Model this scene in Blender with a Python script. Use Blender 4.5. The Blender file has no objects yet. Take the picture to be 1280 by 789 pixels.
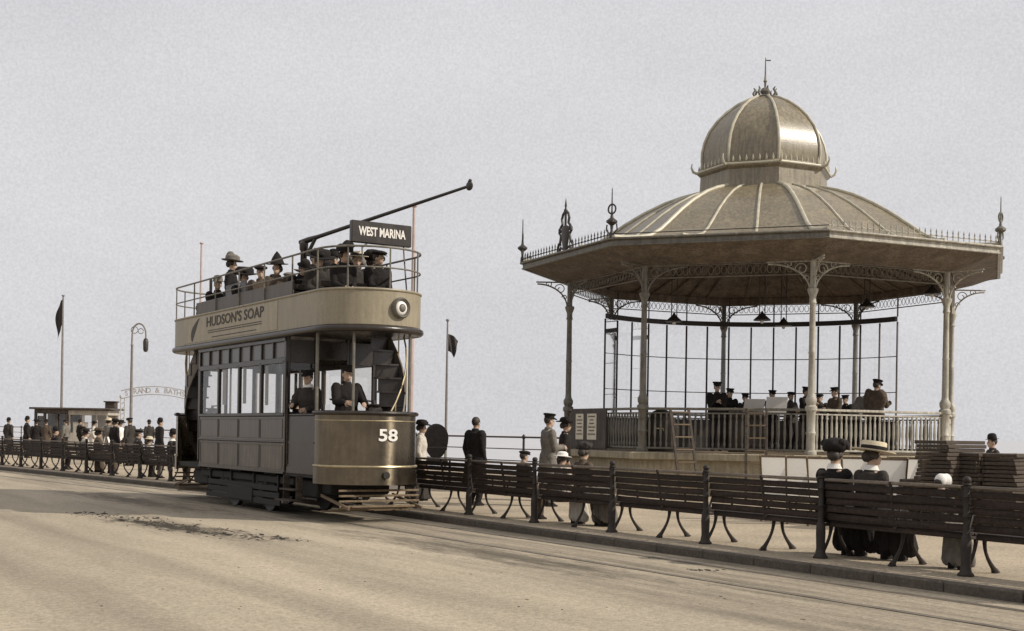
import bpy, math, random
from mathutils import Vector, Matrix
random.seed(7)
PI = math.pi; R = math.radians
C = bpy.context.scene.collection
V = Vector

# ------------------------------------------------------------------ camera model (level horizon, slight roll, rising front)
F, EYE, ROLL, HY = 1600.0, 1.40, R(0.9), 541.3
def W(px, Y):
    """world X of photo column px (read at horizon height) for something standing Y metres away"""
    return ((px - 640) * math.cos(ROLL) + math.sin(ROLL) * 150) * Y / F
ANG = R(32.155)
D = V((-math.sin(ANG), math.cos(ANG), 0)); N = V((math.cos(ANG), math.sin(ANG), 0))
TSROT = math.atan2(-D.y, -D.x)                # local x runs along the street towards the viewer, local y towards the sea
def TS(t, s, z=0): return D * t + N * s + V((0, 0, z))
def bench_s(t):
    if t < 24: return 11.05
    if t < 28.5: return 11.05 - .012 * (t - 24) ** 2
    if t < 62: return 10.807 - .108 * (t - 28.5)
    return 10.807 - .108 * 33.5
def dev(t): return 11.05 - bench_s(t)
def kerb_s(t): return bench_s(t) - .74

# ------------------------------------------------------------------ mesh builder
class MB:
    def __init__(s, M=None): s.v = []; s.f = []; s.M = M or Matrix()
    def add(s, vs, fs):
        o = len(s.v); s.v += [s.M @ V(p) for p in vs]; s.f += [tuple(i + o for i in f) for f in fs]; return s
    def box(s, c, size, rot=None, b=0.0):
        hx, hy, hz = [q / 2 for q in size]; c = V(c); m = rot or Matrix.Identity(3)
        if b <= 0:
            vs = [(x * hx, y * hy, z * hz) for x in (-1, 1) for y in (-1, 1) for z in (-1, 1)]
            fs = [(0, 1, 3, 2), (4, 6, 7, 5), (0, 4, 5, 1), (2, 3, 7, 6), (0, 2, 6, 4), (1, 5, 7, 3)]
        else:
            b = min(b, hx * .9, hy * .9, hz * .9); vs = []; idx = {}
            for x in (-1, 1):
                for y in (-1, 1):
                    for z in (-1, 1):
                        for a in range(3):
                            p = [x * (hx - b), y * (hy - b), z * (hz - b)]; p[a] = (x, y, z)[a] * (hx, hy, hz)[a]
                            idx[(x, y, z, a)] = len(vs); vs.append(tuple(p))
            fs = []
            for a in range(3):
                o = [q for q in range(3) if q != a]
                for sg in (-1, 1):
                    q = []
                    for (i, j) in ((-1, -1), (1, -1), (1, 1), (-1, 1)):
                        k = [0, 0, 0]; k[a] = sg; k[o[0]] = i; k[o[1]] = j; q.append(idx[(*k, a)])
                    if (sg > 0) == (a == 1): q.reverse()
                    fs.append(tuple(q))
            for a in range(3):
                o = [q for q in range(3) if q != a]
                for i in (-1, 1):
                    for j in (-1, 1):
                        k0 = [0, 0, 0]; k0[a] = -1; k0[o[0]] = i; k0[o[1]] = j; k1 = k0[:]; k1[a] = 1
                        fs.append((idx[(*k0, o[0])], idx[(*k0, o[1])], idx[(*k1, o[1])], idx[(*k1, o[0])]))
            for x in (-1, 1):
                for y in (-1, 1):
                    for z in (-1, 1): fs.append(tuple(idx[(x, y, z, a)] for a in range(3)))
        return s.add([m @ V(p) + c for p in vs], fs)
    def loft(s, rings, cap=True, closed=False):
        n = len(rings[0]); vs = [p for r in rings for p in r]; fs = []
        k = len(rings)
        for i in range(k if closed else k - 1):
            i2 = (i + 1) % k
            for j in range(n):
                j2 = (j + 1) % n
                fs.append((i * n + j, i * n + j2, i2 * n + j2, i2 * n + j))
        if cap and not closed:
            fs.append(tuple(reversed(range(n)))); fs.append(tuple(range((k - 1) * n, k * n)))
        return s.add(vs, fs)
    def tube(s, pts, r, n=8, closed=False, flat=1.0):
        pts = [V(p) for p in pts]; k = len(pts); rs = r if isinstance(r, (list, tuple)) else [r] * k
        rings = []; u = None
        for i in range(k):
            if closed: tg = pts[(i + 1) % k] - pts[i - 1]
            else: tg = pts[min(i + 1, k - 1)] - pts[max(i - 1, 0)]
            if tg.length < 1e-9: tg = V((0, 0, 1))
            tg.normalize()
            if u is None:
                u = tg.cross(V((0, 0, 1)))
                if u.length < .01: u = V((1, 0, 0))
            u = (u - tg * u.dot(tg)).normalized(); w = tg.cross(u)
            rings.append([pts[i] + (u * math.cos(2 * PI * j / n) * flat + w * math.sin(2 * PI * j / n)) * rs[i] for j in range(n)])
        return s.loft(rings, True, closed)
    def lathe(s, prof, n=16, c=(0, 0, 0), rot=None, phase=0.0):
        c = V(c); m = rot or Matrix.Identity(3)
        rings = [[m @ V((max(r, 1e-4) * math.cos(2 * PI * j / n + phase), max(r, 1e-4) * math.sin(2 * PI * j / n + phase), z)) + c for j in range(n)] for r, z in prof]
        return s.loft(rings)
    def ell(s, c, rad, n=12, m=8, rot=None):
        rr = rot or Matrix.Identity(3)
        rings = [[V(c) + rr @ V((rad[0] * math.sin(PI * i / m) * math.cos(2 * PI * j / n), rad[1] * math.sin(PI * i / m) * math.sin(2 * PI * j / n), -rad[2] * math.cos(PI * i / m))) for j in range(n)] for i in range(1, m)]
        return s.loft(rings)
    def cap(s, p0, r0, p1, r1, n=10):
        p0 = V(p0); p1 = V(p1); d = p1 - p0; L = max(d.length, 1e-6); d = d / L
        a = [p0 - d * r0 * .94, p0 - d * r0 * .7, p0, p1, p1 + d * r1 * .7, p1 + d * r1 * .94]
        return s.tube(a, [r0 * .34, r0 * .71, r0, r1, r1 * .71, r1 * .34], n)
    def prism(s, poly, z0, z1):
        return s.loft([[V((x, y, z0)) for x, y in poly], [V((x, y, z1)) for x, y in poly]])
    def loopwall(s, pts, z0, z1, th):
        """closed loop of 2D points -> standing wall of thickness th (inwards)"""
        n = len(pts); prof = []
        for i in range(n):
            a = V(pts[i - 1]); b = V(pts[i]); c = V(pts[(i + 1) % n]); tg = (c - a).normalized(); nr = V((tg.y, -tg.x))
            q = b - nr * th
            prof.append([V((b.x, b.y, z0)), V((b.x, b.y, z1)), V((q.x, q.y, z1)), V((q.x, q.y, z0))])
        return s.loft(prof, closed=True)
    def openwall(s, pts, z0, z1, th):
        n = len(pts); prof = []
        for i in range(n):
            a = V(pts[max(i - 1, 0)]); b = V(pts[i]); c = V(pts[min(i + 1, n - 1)]); tg = (c - a).normalized(); nr = V((tg.y, -tg.x))
            q = b - nr * th
            prof.append([V((b.x, b.y, z0)), V((b.x, b.y, z1)), V((q.x, q.y, z1)), V((q.x, q.y, z0))])
        return s.loft(prof)
    def mesh(s, name, smooth=40):
        me = bpy.data.meshes.new(name); me.from_pydata(s.v, [], s.f)
        import bmesh
        bm = bmesh.new(); bm.from_mesh(me); bmesh.ops.recalc_face_normals(bm, faces=bm.faces); bm.to_mesh(me); bm.free()
        if smooth:
            me.shade_smooth(); me.set_sharp_from_angle(angle=R(smooth))
        return me
    def build(s, name, mat, parent=None, loc=None, rz=0, smooth=40):
        me = s.mesh(name, smooth)
        if mat: me.materials.append(mat)
        return link(name, me, parent, loc, rz)
def link(name, data, parent=None, loc=None, rz=0):
    o = bpy.data.objects.new(name, data); C.objects.link(o)
    if parent: o.parent = parent
    if loc is not None: o.location = loc
    if rz: o.rotation_euler = (0, 0, rz)
    return o
def thing(name, label, cat, loc=(0, 0, 0), rz=0, group=None):
    return tag(link(name, None, None, loc, rz), label, cat, group)
def tag(o, label=None, cat=None, group=None, kind=None):
    if label: o['label'] = label
    if cat: o['category'] = cat
    if group: o['group'] = group
    if kind: o['kind'] = kind
    return o
def copy_tree(o, parent=None):
    c = o.copy(); C.objects.link(c); c.parent = parent
    for ch in list(o.children): copy_tree(ch, c)
    return c
def rotx(a): return Matrix.Rotation(a, 3, 'X')
def roty(a): return Matrix.Rotation(a, 3, 'Y')
def rotz(a): return Matrix.Rotation(a, 3, 'Z')

# ------------------------------------------------------------------ materials
def mat(name, col, rough=.6, metal=0.0, var=.22, scale=5.0, bump=0.0, bscale=80.0, spec=.5, stretch=None, fine=0.0, streak=0.0):
    m = bpy.data.materials.new(name); m.use_nodes = True; nt = m.node_tree; b = nt.nodes['Principled BSDF']
    L = nt.links.new
    b.inputs['Roughness'].default_value = rough; b.inputs['Metallic'].default_value = metal
    b.inputs['Specular IOR Level'].default_value = spec
    tc = nt.nodes.new('ShaderNodeTexCoord'); mp = nt.nodes.new('ShaderNodeMapping'); L(tc.outputs['Object'], mp.inputs['Vector'])
    if stretch: mp.inputs['Scale'].default_value = stretch
    nz = nt.nodes.new('ShaderNodeTexNoise'); nz.inputs['Scale'].default_value = scale; nz.inputs['Detail'].default_value = 7; nz.inputs['Roughness'].default_value = .62
    L(mp.outputs[0], nz.inputs['Vector'])
    rp = nt.nodes.new('ShaderNodeValToRGB'); rp.color_ramp.elements[0].position = .3; rp.color_ramp.elements[1].position = .72
    rp.color_ramp.elements[0].color = (*[c * (1 - var) for c in col], 1); rp.color_ramp.elements[1].color = (*[min(1, c * (1 + var)) for c in col], 1)
    L(nz.outputs['Fac'], rp.inputs['Fac']); out = rp.outputs['Color']
    if fine:
        n2 = nt.nodes.new('ShaderNodeTexNoise'); n2.inputs['Scale'].default_value = bscale * .6; n2.inputs['Detail'].default_value = 3
        L(tc.outputs['Object'], n2.inputs['Vector'])
        r2 = nt.nodes.new('ShaderNodeMapRange'); r2.inputs['From Min'].default_value = .3; r2.inputs['From Max'].default_value = .7
        r2.inputs['To Min'].default_value = 1 - fine; r2.inputs['To Max'].default_value = 1 + fine; L(n2.outputs['Fac'], r2.inputs['Value'])
        mx = nt.nodes.new('ShaderNodeVectorMath'); mx.operation = 'SCALE'; L(out, mx.inputs[0]); L(r2.outputs[0], mx.inputs['Scale']); out = mx.outputs[0]
    if streak:
        mp2 = nt.nodes.new('ShaderNodeMapping'); mp2.inputs['Scale'].default_value = (9, 9, .9); L(tc.outputs['Object'], mp2.inputs['Vector'])
        n3 = nt.nodes.new('ShaderNodeTexNoise'); n3.inputs['Scale'].default_value = 1.6; n3.inputs['Detail'].default_value = 5; L(mp2.outputs[0], n3.inputs['Vector'])
        r3 = nt.nodes.new('ShaderNodeMapRange'); r3.inputs['From Min'].default_value = .35; r3.inputs['From Max'].default_value = .7
        r3.inputs['To Min'].default_value = 1 - streak; r3.inputs['To Max'].default_value = 1 + streak * .4; L(n3.outputs['Fac'], r3.inputs['Value'])
        mx = nt.nodes.new('ShaderNodeVectorMath'); mx.operation = 'SCALE'; L(out, mx.inputs[0]); L(r3.outputs[0], mx.inputs['Scale']); out = mx.outputs[0]
    L(out, b.inputs['Base Color'])
    rr = nt.nodes.new('ShaderNodeMapRange'); rr.inputs['To Min'].default_value = max(.05, rough - .12); rr.inputs['To Max'].default_value = min(1, rough + .12)
    L(nz.outputs['Fac'], rr.inputs['Value']); L(rr.outputs[0], b.inputs['Roughness'])
    if bump:
        n4 = nt.nodes.new('ShaderNodeTexNoise'); n4.inputs['Scale'].default_value = bscale; n4.inputs['Detail'].default_value = 4
        L(tc.outputs['Object'], n4.inputs['Vector'])
        bp = nt.nodes.new('ShaderNodeBump'); bp.inputs['Strength'].default_value = bump; bp.inputs['Distance'].default_value = .02
        L(n4.outputs['Fac'], bp.inputs['Height']); L(bp.outputs[0], b.inputs['Normal'])
    return m
def glass(name, tint=(.9, .9, .88), amount=.12, rough=.03):
    m = bpy.data.materials.new(name); m.use_nodes = True; nt = m.node_tree; L = nt.links.new
    nt.nodes.remove(nt.nodes['Principled BSDF']); o = nt.nodes['Material Output']
    t = nt.nodes.new('ShaderNodeBsdfTransparent'); t.inputs[0].default_value = (*tint, 1)
    g = nt.nodes.new('ShaderNodeBsdfGlossy'); g.inputs['Roughness'].default_value = rough; g.inputs[0].default_value = (.9, .9, .9, 1)
    fr = nt.nodes.new('ShaderNodeFresnel'); fr.inputs['IOR'].default_value = 1.45
    ma = nt.nodes.new('ShaderNodeMath'); ma.operation = 'ADD'; ma.inputs[1].default_value = amount; L(fr.outputs[0], ma.inputs[0])
    nz = nt.nodes.new('ShaderNodeTexNoise'); nz.inputs['Scale'].default_value = 3; tc = nt.nodes.new('ShaderNodeTexCoord'); L(tc.outputs['Object'], nz.inputs['Vector'])
    mu = nt.nodes.new('ShaderNodeMath'); mu.operation = 'MULTIPLY'; L(ma.outputs[0], mu.inputs[0]); 
    m2 = nt.nodes.new('ShaderNodeMapRange'); m2.inputs['To Min'].default_value = .7; m2.inputs['To Max'].default_value = 1.3; L(nz.outputs[0], m2.inputs['Value']); L(m2.outputs[0], mu.inputs[1])
    mx = nt.nodes.new('ShaderNodeMixShader'); L(mu.outputs[0], mx.inputs[0]); L(t.outputs[0], mx.inputs[1]); L(g.outputs[0], mx.inputs[2]); L(mx.outputs[0], o.inputs['Surface'])
    return m
m_road = mat('road_macadam', (.395, .335, .25), .95, 0, .22, .5, .45, 40, .2, (.2, 1, 1), .20)
def track_bed(m):
    nt = m.node_tree; L = nt.links.new; b = nt.nodes['Principled BSDF']; src = b.inputs['Base Color'].links[0].from_socket
    tc = nt.nodes.new('ShaderNodeTexCoord'); sx = nt.nodes.new('ShaderNodeSeparateXYZ'); L(tc.outputs['Object'], sx.inputs[0])
    w = nt.nodes.new('ShaderNodeMapRange'); w.inputs['From Min'].default_value = 6.6; w.inputs['From Max'].default_value = 8.8; L(sx.outputs['Y'], w.inputs['Value'])
    mp = nt.nodes.new('ShaderNodeMapping'); mp.inputs['Scale'].default_value = (.22, 3.2, 1); L(tc.outputs['Object'], mp.inputs[0])
    n = nt.nodes.new('ShaderNodeTexNoise'); n.inputs['Scale'].default_value = 1.3; n.inputs['Detail'].default_value = 6; n.inputs['Roughness'].default_value = .65; L(mp.outputs[0], n.inputs['Vector'])
    k = nt.nodes.new('ShaderNodeMapRange'); k.inputs['From Min'].default_value = .40; k.inputs['From Max'].default_value = .68; k.inputs['To Max'].default_value = .52; L(n.outputs['Fac'], k.inputs['Value'])
    mp2 = nt.nodes.new('ShaderNodeMapping'); mp2.inputs['Scale'].default_value = (.07, .9, 1); L(tc.outputs['Object'], mp2.inputs[0])
    n2 = nt.nodes.new('ShaderNodeTexNoise'); n2.inputs['Scale'].default_value = 1.0; n2.inputs['Detail'].default_value = 5; L(mp2.outputs[0], n2.inputs['Vector'])
    k2 = nt.nodes.new('ShaderNodeMapRange'); k2.inputs['From Min'].default_value = .45; k2.inputs['From Max'].default_value = .75; k2.inputs['To Max'].default_value = .42; L(n2.outputs['Fac'], k2.inputs['Value'])
    a = nt.nodes.new('ShaderNodeMath'); a.operation = 'MULTIPLY_ADD'; L(w.outputs[0], a.inputs[0]); L(k.outputs[0], a.inputs[1]); L(k2.outputs[0], a.inputs[2])
    q = nt.nodes.new('ShaderNodeMath'); q.operation = 'SUBTRACT'; q.inputs[0].default_value = 1; q.use_clamp = True; L(a.outputs[0], q.inputs[1])
    v = nt.nodes.new('ShaderNodeVectorMath'); v.operation = 'SCALE'; L(src, v.inputs[0]); L(q.outputs[0], v.inputs['Scale']); L(v.outputs[0], b.inputs['Base Color'])
def smear(m, c, ang, lx, ly, depth):
    nt = m.node_tree; L = nt.links.new; b = nt.nodes['Principled BSDF']; src = b.inputs['Base Color'].links[0].from_socket
    tc = nt.nodes.new('ShaderNodeTexCoord'); mp = nt.nodes.new('ShaderNodeMapping'); mp.vector_type = 'TEXTURE'
    mp.inputs['Location'].default_value = (c[0], c[1], -.1); mp.inputs['Rotation'].default_value = (0, 0, ang); mp.inputs['Scale'].default_value = (lx, ly, 1); L(tc.outputs['Object'], mp.inputs[0])
    g = nt.nodes.new('ShaderNodeTexGradient'); g.gradient_type = 'SPHERICAL'; L(mp.outputs[0], g.inputs[0])
    n = nt.nodes.new('ShaderNodeTexNoise'); n.inputs['Scale'].default_value = 3.2; n.inputs['Detail'].default_value = 9; n.inputs['Roughness'].default_value = .75
    mq = nt.nodes.new('ShaderNodeMapping'); mq.inputs['Scale'].default_value = (.45, 1.7, 1); L(tc.outputs['Object'], mq.inputs[0]); L(mq.outputs[0], n.inputs['Vector'])
    a = nt.nodes.new('ShaderNodeMath'); a.operation = 'MULTIPLY_ADD'; L(g.outputs['Fac'], a.inputs[0]); a.inputs[1].default_value = .42; L(n.outputs['Fac'], a.inputs[2])
    k = nt.nodes.new('ShaderNodeMapRange'); k.inputs['From Min'].default_value = .66; k.inputs['From Max'].default_value = .86; k.inputs['To Max'].default_value = depth; L(a.outputs[0], k.inputs['Value'])
    gg = nt.nodes.new('ShaderNodeMath'); gg.operation = 'GREATER_THAN'; gg.inputs[1].default_value = .001; L(g.outputs['Fac'], gg.inputs[0])
    k2 = nt.nodes.new('ShaderNodeMath'); k2.operation = 'MULTIPLY'; L(k.outputs[0], k2.inputs[0]); L(gg.outputs[0], k2.inputs[1])
    q = nt.nodes.new('ShaderNodeMath'); q.operation = 'SUBTRACT'; q.inputs[0].default_value = 1; q.use_clamp = True; L(k2.outputs[0], q.inputs[1])
    v = nt.nodes.new('ShaderNodeVectorMath'); v.operation = 'SCALE'; L(src, v.inputs[0]); L(q.outputs[0], v.inputs['Scale']); L(v.outputs[0], b.inputs['Base Color'])
track_bed(m_road)
smear(m_road, (-19.2, 6.0), R(9), 5.2, .8, .85)
smear(m_road, (-14.0, 8.2), R(2), 7.0, 1.0, .5)
smear(m_road, (-26.0, 7.4), R(4), 8.0, 1.2, .45)
m_pave = mat('promenade_asphalt', (.39, .322, .235), .95, 0, .2, .8, .5, 36, .2, None, .28)
m_kerb = mat('kerb_granite', (.10, .083, .066), .9, 0, .25, 3, .4, 50, .3, None, .2)
m_sea = mat('sea_water', (.46, .45, .46), .35, 0, .08, .15, .2, 1.5, .5, (1, .2, 1))
m_beach = mat('beach_shingle', (.34, .29, .22), .95, 0, .2, .6, .5, 20)
m_stone = mat('plinth_stone', (.36, .31, .22), .9, 0, .2, 2.5, .35, 40, .3, None, .12, .25)
m_iron = mat('dark_painted_iron', (.035, .028, .024), .5, .0, .3, 8, .1, 60)
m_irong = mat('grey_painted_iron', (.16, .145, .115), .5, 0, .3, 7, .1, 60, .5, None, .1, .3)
m_ironp = mat('sunlit_painted_iron', (.43, .40, .33), .5, 0, .2, 6, .1, 60, .5, None, .1, .35)  # bandstand iron lightened for its sunlit sides
m_roof = mat('roof_zinc_olive', (.215, .175, .108), .36, .0, .2, 2.2, .12, 26, .75, None, .14, .32)
m_rib = mat('roof_rib_lead', (.46, .42, .32), .42, 0, .22, 5, .1, 40)
m_soff = mat('soffit_boards', (.19, .155, .125), .8, 0, .35, 3, .15, 30, .2, None, .12, .3)
m_bench = mat('bench_wood_dark', (.036, .025, .019), .7, 0, .55, 4, .25, 40, .2, (.3, 3, 3), .25)
m_btop = mat('bench_rail_highlight', (.15, .12, .09), .6, 0, .5, 5, .25, 40, .4, (.3, 3, 3), .25)  # bench wood lightened: sun highlight along the top edge put into the colour
m_bcast = mat('bench_cast_iron', (.034, .027, .022), .6, 0, .4, 9, .2, 60, .3)
m_tcream = mat('tram_panel_tan', (.28, .24, .165), .42, 0, .10, 3, .04, 40, .45, None, .05, .14)
m_tgrey = mat('tram_board_grey', (.115, .10, .085), .5, 0, .2, 4, .05, 40, .4, None, .08, .2)
m_trock = mat('tram_rocker_panel', (.135, .110, .086), .45, 0, .35, 2.4, .05, 40, .45, None, .06, .25)
m_twaist = mat('tram_waist_panel', (.075, .060, .046), .32, 0, .35, 2.4, .06, 40, .6, None, .08, .3)
m_tdark = mat('tram_dark_varnish', (.030, .023, .018), .30, 0, .3, 4, .06, 40, .5, None, .1, .2)
m_tdash = mat('tram_dash_paint', (.17, .14, .10), .27, .95, .25, 2.2, .05, 14, .7, None, .06, .12)
b_ = m_tdash.node_tree.nodes['Principled BSDF']; b_.inputs['Anisotropic'].default_value = .92; b_.inputs['Anisotropic Rotation'].default_value = 0.25
m_tunder = mat('tram_underframe', (.016, .014, .012), .75, 0, .4, 5, .2, 40)
m_brass = mat('worn_brass', (.42, .35, .22), .35, .7, .2, 9)
m_white = mat('white_enamel', (.74, .72, .67), .5, 0, .08, 8, .05)
m_glass = glass('window_glass', (.95, .94, .92), .02)
m_screen = glass('screen_glass', (.97, .97, .97), .02)
m_steel = mat('worn_rail_steel', (.20, .17, .13), .55, .3, .4, 3)
m_groove = mat('rail_groove_dirt', (.13, .105, .08), .9, 0, .5, 2)
m_far = mat('far_iron_hazed', (.42, .395, .37), .6, 0, .2, 5)  # arch iron lightened, distance haze put into its colour
m_dung = mat('road_dirt', (.045, .034, .026), .95, 0, .4, 20, .4, 60)
m_skin = mat('skin', (.42, .29, .21), .55, 0, .08, 12, .05, 120)
m_eye = mat('eye_dark', (.02, .017, .015), .3)
m_lip = mat('lip', (.25, .12, .09), .5)
m_hair = mat('hair_brown', (.035, .024, .017), .6, 0, .3, 30, .3, 90)
m_black = mat('cloth_black', (.018, .015, .014), .85, 0, .35, 9, .3, 70, .2)
m_char = mat('cloth_charcoal', (.045, .039, .035), .9, 0, .3, 9, .3, 70, .2)
m_brown = mat('cloth_brown', (.085, .063, .046), .9, 0, .3, 9, .3, 70, .2)
m_grey = mat('cloth_grey', (.16, .145, .125), .9, 0, .25, 9, .3, 70, .2)
m_light = mat('cloth_pale', (.50, .46, .40), .9, 0, .12, 9, .3, 70, .2)
m_whitec = mat('cloth_white', (.72, .69, .64), .9, 0, .1, 9, .25, 60, .2)
m_canvas = mat('deckchair_canvas', (.80, .775, .72), .9, 0, .08, 4, .2, 70, .2, None, .08)
m_canvasg = mat('deckchair_canvas_grey', (.60, .57, .52), .9, 0, .1, 4, .2, 70, .2, None, .08)
def translucent(m, col, k=.45):
    nt = m.node_tree; L = nt.links.new; o = nt.nodes['Material Output']; b = nt.nodes['Principled BSDF']
    t = nt.nodes.new('ShaderNodeBsdfTranslucent'); t.inputs[0].default_value = (*col, 1); mx = nt.nodes.new('ShaderNodeMixShader'); mx.inputs[0].default_value = k
    L(b.outputs[0], mx.inputs[1]); L(t.outputs[0], mx.inputs[2]); L(mx.outputs[0], o.inputs['Surface'])
m_sheet = mat('music_paper', (.82, .80, .75), .9, 0, .06, 8)
for q_ in (m_canvas, m_canvasg, m_sheet): translucent(q_, (.88, .85, .78), .5)
m_wood = mat('old_wood', (.17, .125, .08), .75, 0, .35, 4, .25, 50, .3, (.4, 4, 4), .2)
m_woodd = mat('old_wood_dark', (.062, .047, .036), .75, 0, .4, 4, .25, 50, .3, (.4, 4, 4), .2)
m_paper = mat('poster_paper', (.62, .57, .45), .9, 0, .12, 12)
m_paperd = mat('poster_ink', (.16, .12, .09), .9, 0, .4, 30)
m_flag = mat('flag_cloth', (.04, .033, .032), .9, 0, .4, 5)
m_flagl = mat('flag_cloth_pale', (.34, .29, .27), .9, 0, .3, 5)
m_pole = mat('mast_paint_grey', (.20, .18, .165), .6)
m_polep = mat('mast_paint_pale', (.46, .36, .33), .6, 0, .2, 2)
m_straw = mat('straw', (.56, .49, .35), .8, 0, .15, 40, .3, 120)
m_ink = mat('sign_paint_dark', (.035, .027, .022), .6)
m_tanpaint = mat('advert_tan', (.36, .31, .22), .5, 0, .12, 6, 0, 40, .4, None, .05, .15)
m_kiosk = mat('kiosk_dark_boards', (.085, .07, .06), .7, 0, .35, 2, .2, 30, .3, None, .1, .3)
m_kioskl = mat('kiosk_sunlit_boards', (.42, .38, .32), .7, 0, .2, 2, .2, 30, .3, None, .1, .2)  # kiosk boards lightened: sunlight on the front and distance haze in the colour

def text_mesh(txt, size, ext=.004, width=None, bold=.0):
    cu = bpy.data.curves.new('lettering', 'FONT'); cu.body = txt; cu.size = size; cu.extrude = ext; cu.align_x = 'CENTER'; cu.align_y = 'CENTER'; cu.offset = bold; cu.resolution_u = 3
    o = bpy.data.objects.new('lettering_source', cu); C.objects.link(o); bpy.context.view_layer.update()
    dg = bpy.context.evaluated_depsgraph_get(); me = bpy.data.meshes.new_from_object(o.evaluated_get(dg)); me.name = 'lettering'
    bpy.data.objects.remove(o); bpy.data.curves.remove(cu)
    if width:
        xs = [v.co.x for v in me.vertices]; k = width / (max(xs) - min(xs))
        for v in me.vertices: v.co.x *= k
    return me
def lettering(txt, size, m, parent, loc, rot, width=None, name='lettering', bold=.0):
    me = text_mesh(txt, size, .004, width, bold); me.materials.clear(); me.materials.append(m)
    o = link(name, me, parent, loc); o.rotation_euler = rot; return o

# ------------------------------------------------------------------ setting
def ribbon(name, m, fa, fb, za, zb, t0, t1, step=1.0):
    """sheet between two lines running along the street"""
    mb = MB(); n = max(2, int((t1 - t0) / step)); rows = []
    for i in range(n + 1):
        t = t0 + (t1 - t0) * i / n; rows.append((V((-t, fa(t), za)), V((-t, fb(t), zb))))
    vs = [p for r in rows for p in r]; fs = [(2 * i, 2 * i + 1, 2 * i + 3, 2 * i + 2) for i in range(n)]
    mb.add(vs, fs); o = mb.build(name, m, None, (0, 0, 0), TSROT, smooth=0)
    for p in o.data.polygons: pass
    return tag(o, kind='structure')
ribbon('road', m_road, lambda t: -70, lambda t: kerb_s(t), -.10, -.10, -60, 1400, 2.0)
ribbon('promenade_pavement', m_pave, lambda t: kerb_s(t) + .14, lambda t: 24.6 - dev(t), 0, 0, -60, 1400, 2.0)
mb = MB(); n = 150                                      # kerb stones: a real step, with joints
for i in range(n):
    t = 3 + i * .9; t2 = t + .892
    a = V((-t, kerb_s(t), 0)); b = V((-t2, kerb_s(t2), 0)); c = (a + b) / 2 + V((0, .07, -.098)); dd = (b - a)
    mb.box(c, (dd.length, .14, .21 + random.uniform(-.004, .004)), rotz(math.atan2(dd.y, dd.x)), .018)
tag(mb.build('kerb', m_kerb, None, (0, 0, 0), TSROT), kind='structure')
mb = MB(); g = MB()                                      # tram track let into the road
def track_s(t, k): return 9.32 + k - dev(t)
for k in (-.535, .535):
    rows = []; rows2 = []
    for i in range(120):
        t = -10 + i
        rows.append([V((-t, track_s(t, k) - .03, -.098)), V((-t, track_s(t, k) - .03, -.093)), V((-t, track_s(t, k) + .03, -.093)), V((-t, track_s(t, k) + .03, -.098))])
        sg = .05 if k < 0 else -.05
        rows2.append([V((-t, track_s(t, k) + sg - .018, -.0985)), V((-t, track_s(t, k) + sg - .018, -.0955)), V((-t, track_s(t, k) + sg + .018, -.0955)), V((-t, track_s(t, k) + sg + .018, -.0985))])
    mb.loft(rows); g.loft(rows2)
tag(mb.build('tram_track', m_steel, None, (0, 0, 0), TSROT), kind='structure')
tag(g.build('track_groove', m_groove, None, (0, 0, 0), TSROT), kind='structure')
BX, BY, BR = 6.62, 34.2, 5.14
# round terrace that carries the promenade out around the bandstand
mb = MB(); mb.lathe([(7.6, -4.5), (7.6, .004)], 64); tag(mb.build('promenade_terrace', m_pave, None, (BX, BY, 0)), kind='structure')
o = ribbon('sea_wall', m_stone, lambda t: 24.6 - dev(t), lambda t: 24.62 - dev(t), 0, -4.5, -60, 1400, 2.0)
ribbon('beach', m_beach, lambda t: 24.62 - dev(t), lambda t: 46 - dev(t), -2.6, -4.2, -60, 1400, 2.0)
mb = MB(); mb.add([(-9000, 30, -4), (-9000, 14000, -4), (9000, 14000, -4), (9000, 30, -4)], [(0, 1, 2, 3)])
mb.v = [TS(-p.x, p.y, p.z) for p in mb.v]; tag(mb.build('sea', m_sea, None, smooth=0), kind='structure')
# dirt dropped on the road
mb = MB(); random.seed(3)
def clump(x, y, r):
    mb.ell((x, y, -.1 + r * .12), (r * random.uniform(.8, 2.2), r * random.uniform(.4, .9), r * .22), 7, 4, rotz(TSROT + random.uniform(-.5, .5)))
for i in range(330):
    k = random.random(); cx = W(100, 22.3) + (W(355, 17.2) - W(100, 22.3)) * k; cy = 22.3 + (17.2 - 22.3) * k
    w = .10 + .32 * math.sin(PI * min(1, k * 1.05)) 
    clump(cx + random.gauss(0, .22), cy + random.gauss(0, w), random.uniform(.006, .030) * (2.0 if random.random() < .15 else 1))
for i in range(14): clump(W(880, 14.3) + random.gauss(0, .1), 14.3 + random.gauss(0, .06), random.uniform(.012, .032))
for i in range(60): clump(W(random.uniform(300, 1000), 17) , random.uniform(10.5, 18.2), random.uniform(.006, .016))
tag(mb.build('horse_dung', m_dung), 'dark dirt and horse dung trodden over the sunlit road', 'dirt', kind='stuff')
# shallow wheel ruts pressed in the road beside the track
random.seed(5)

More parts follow.
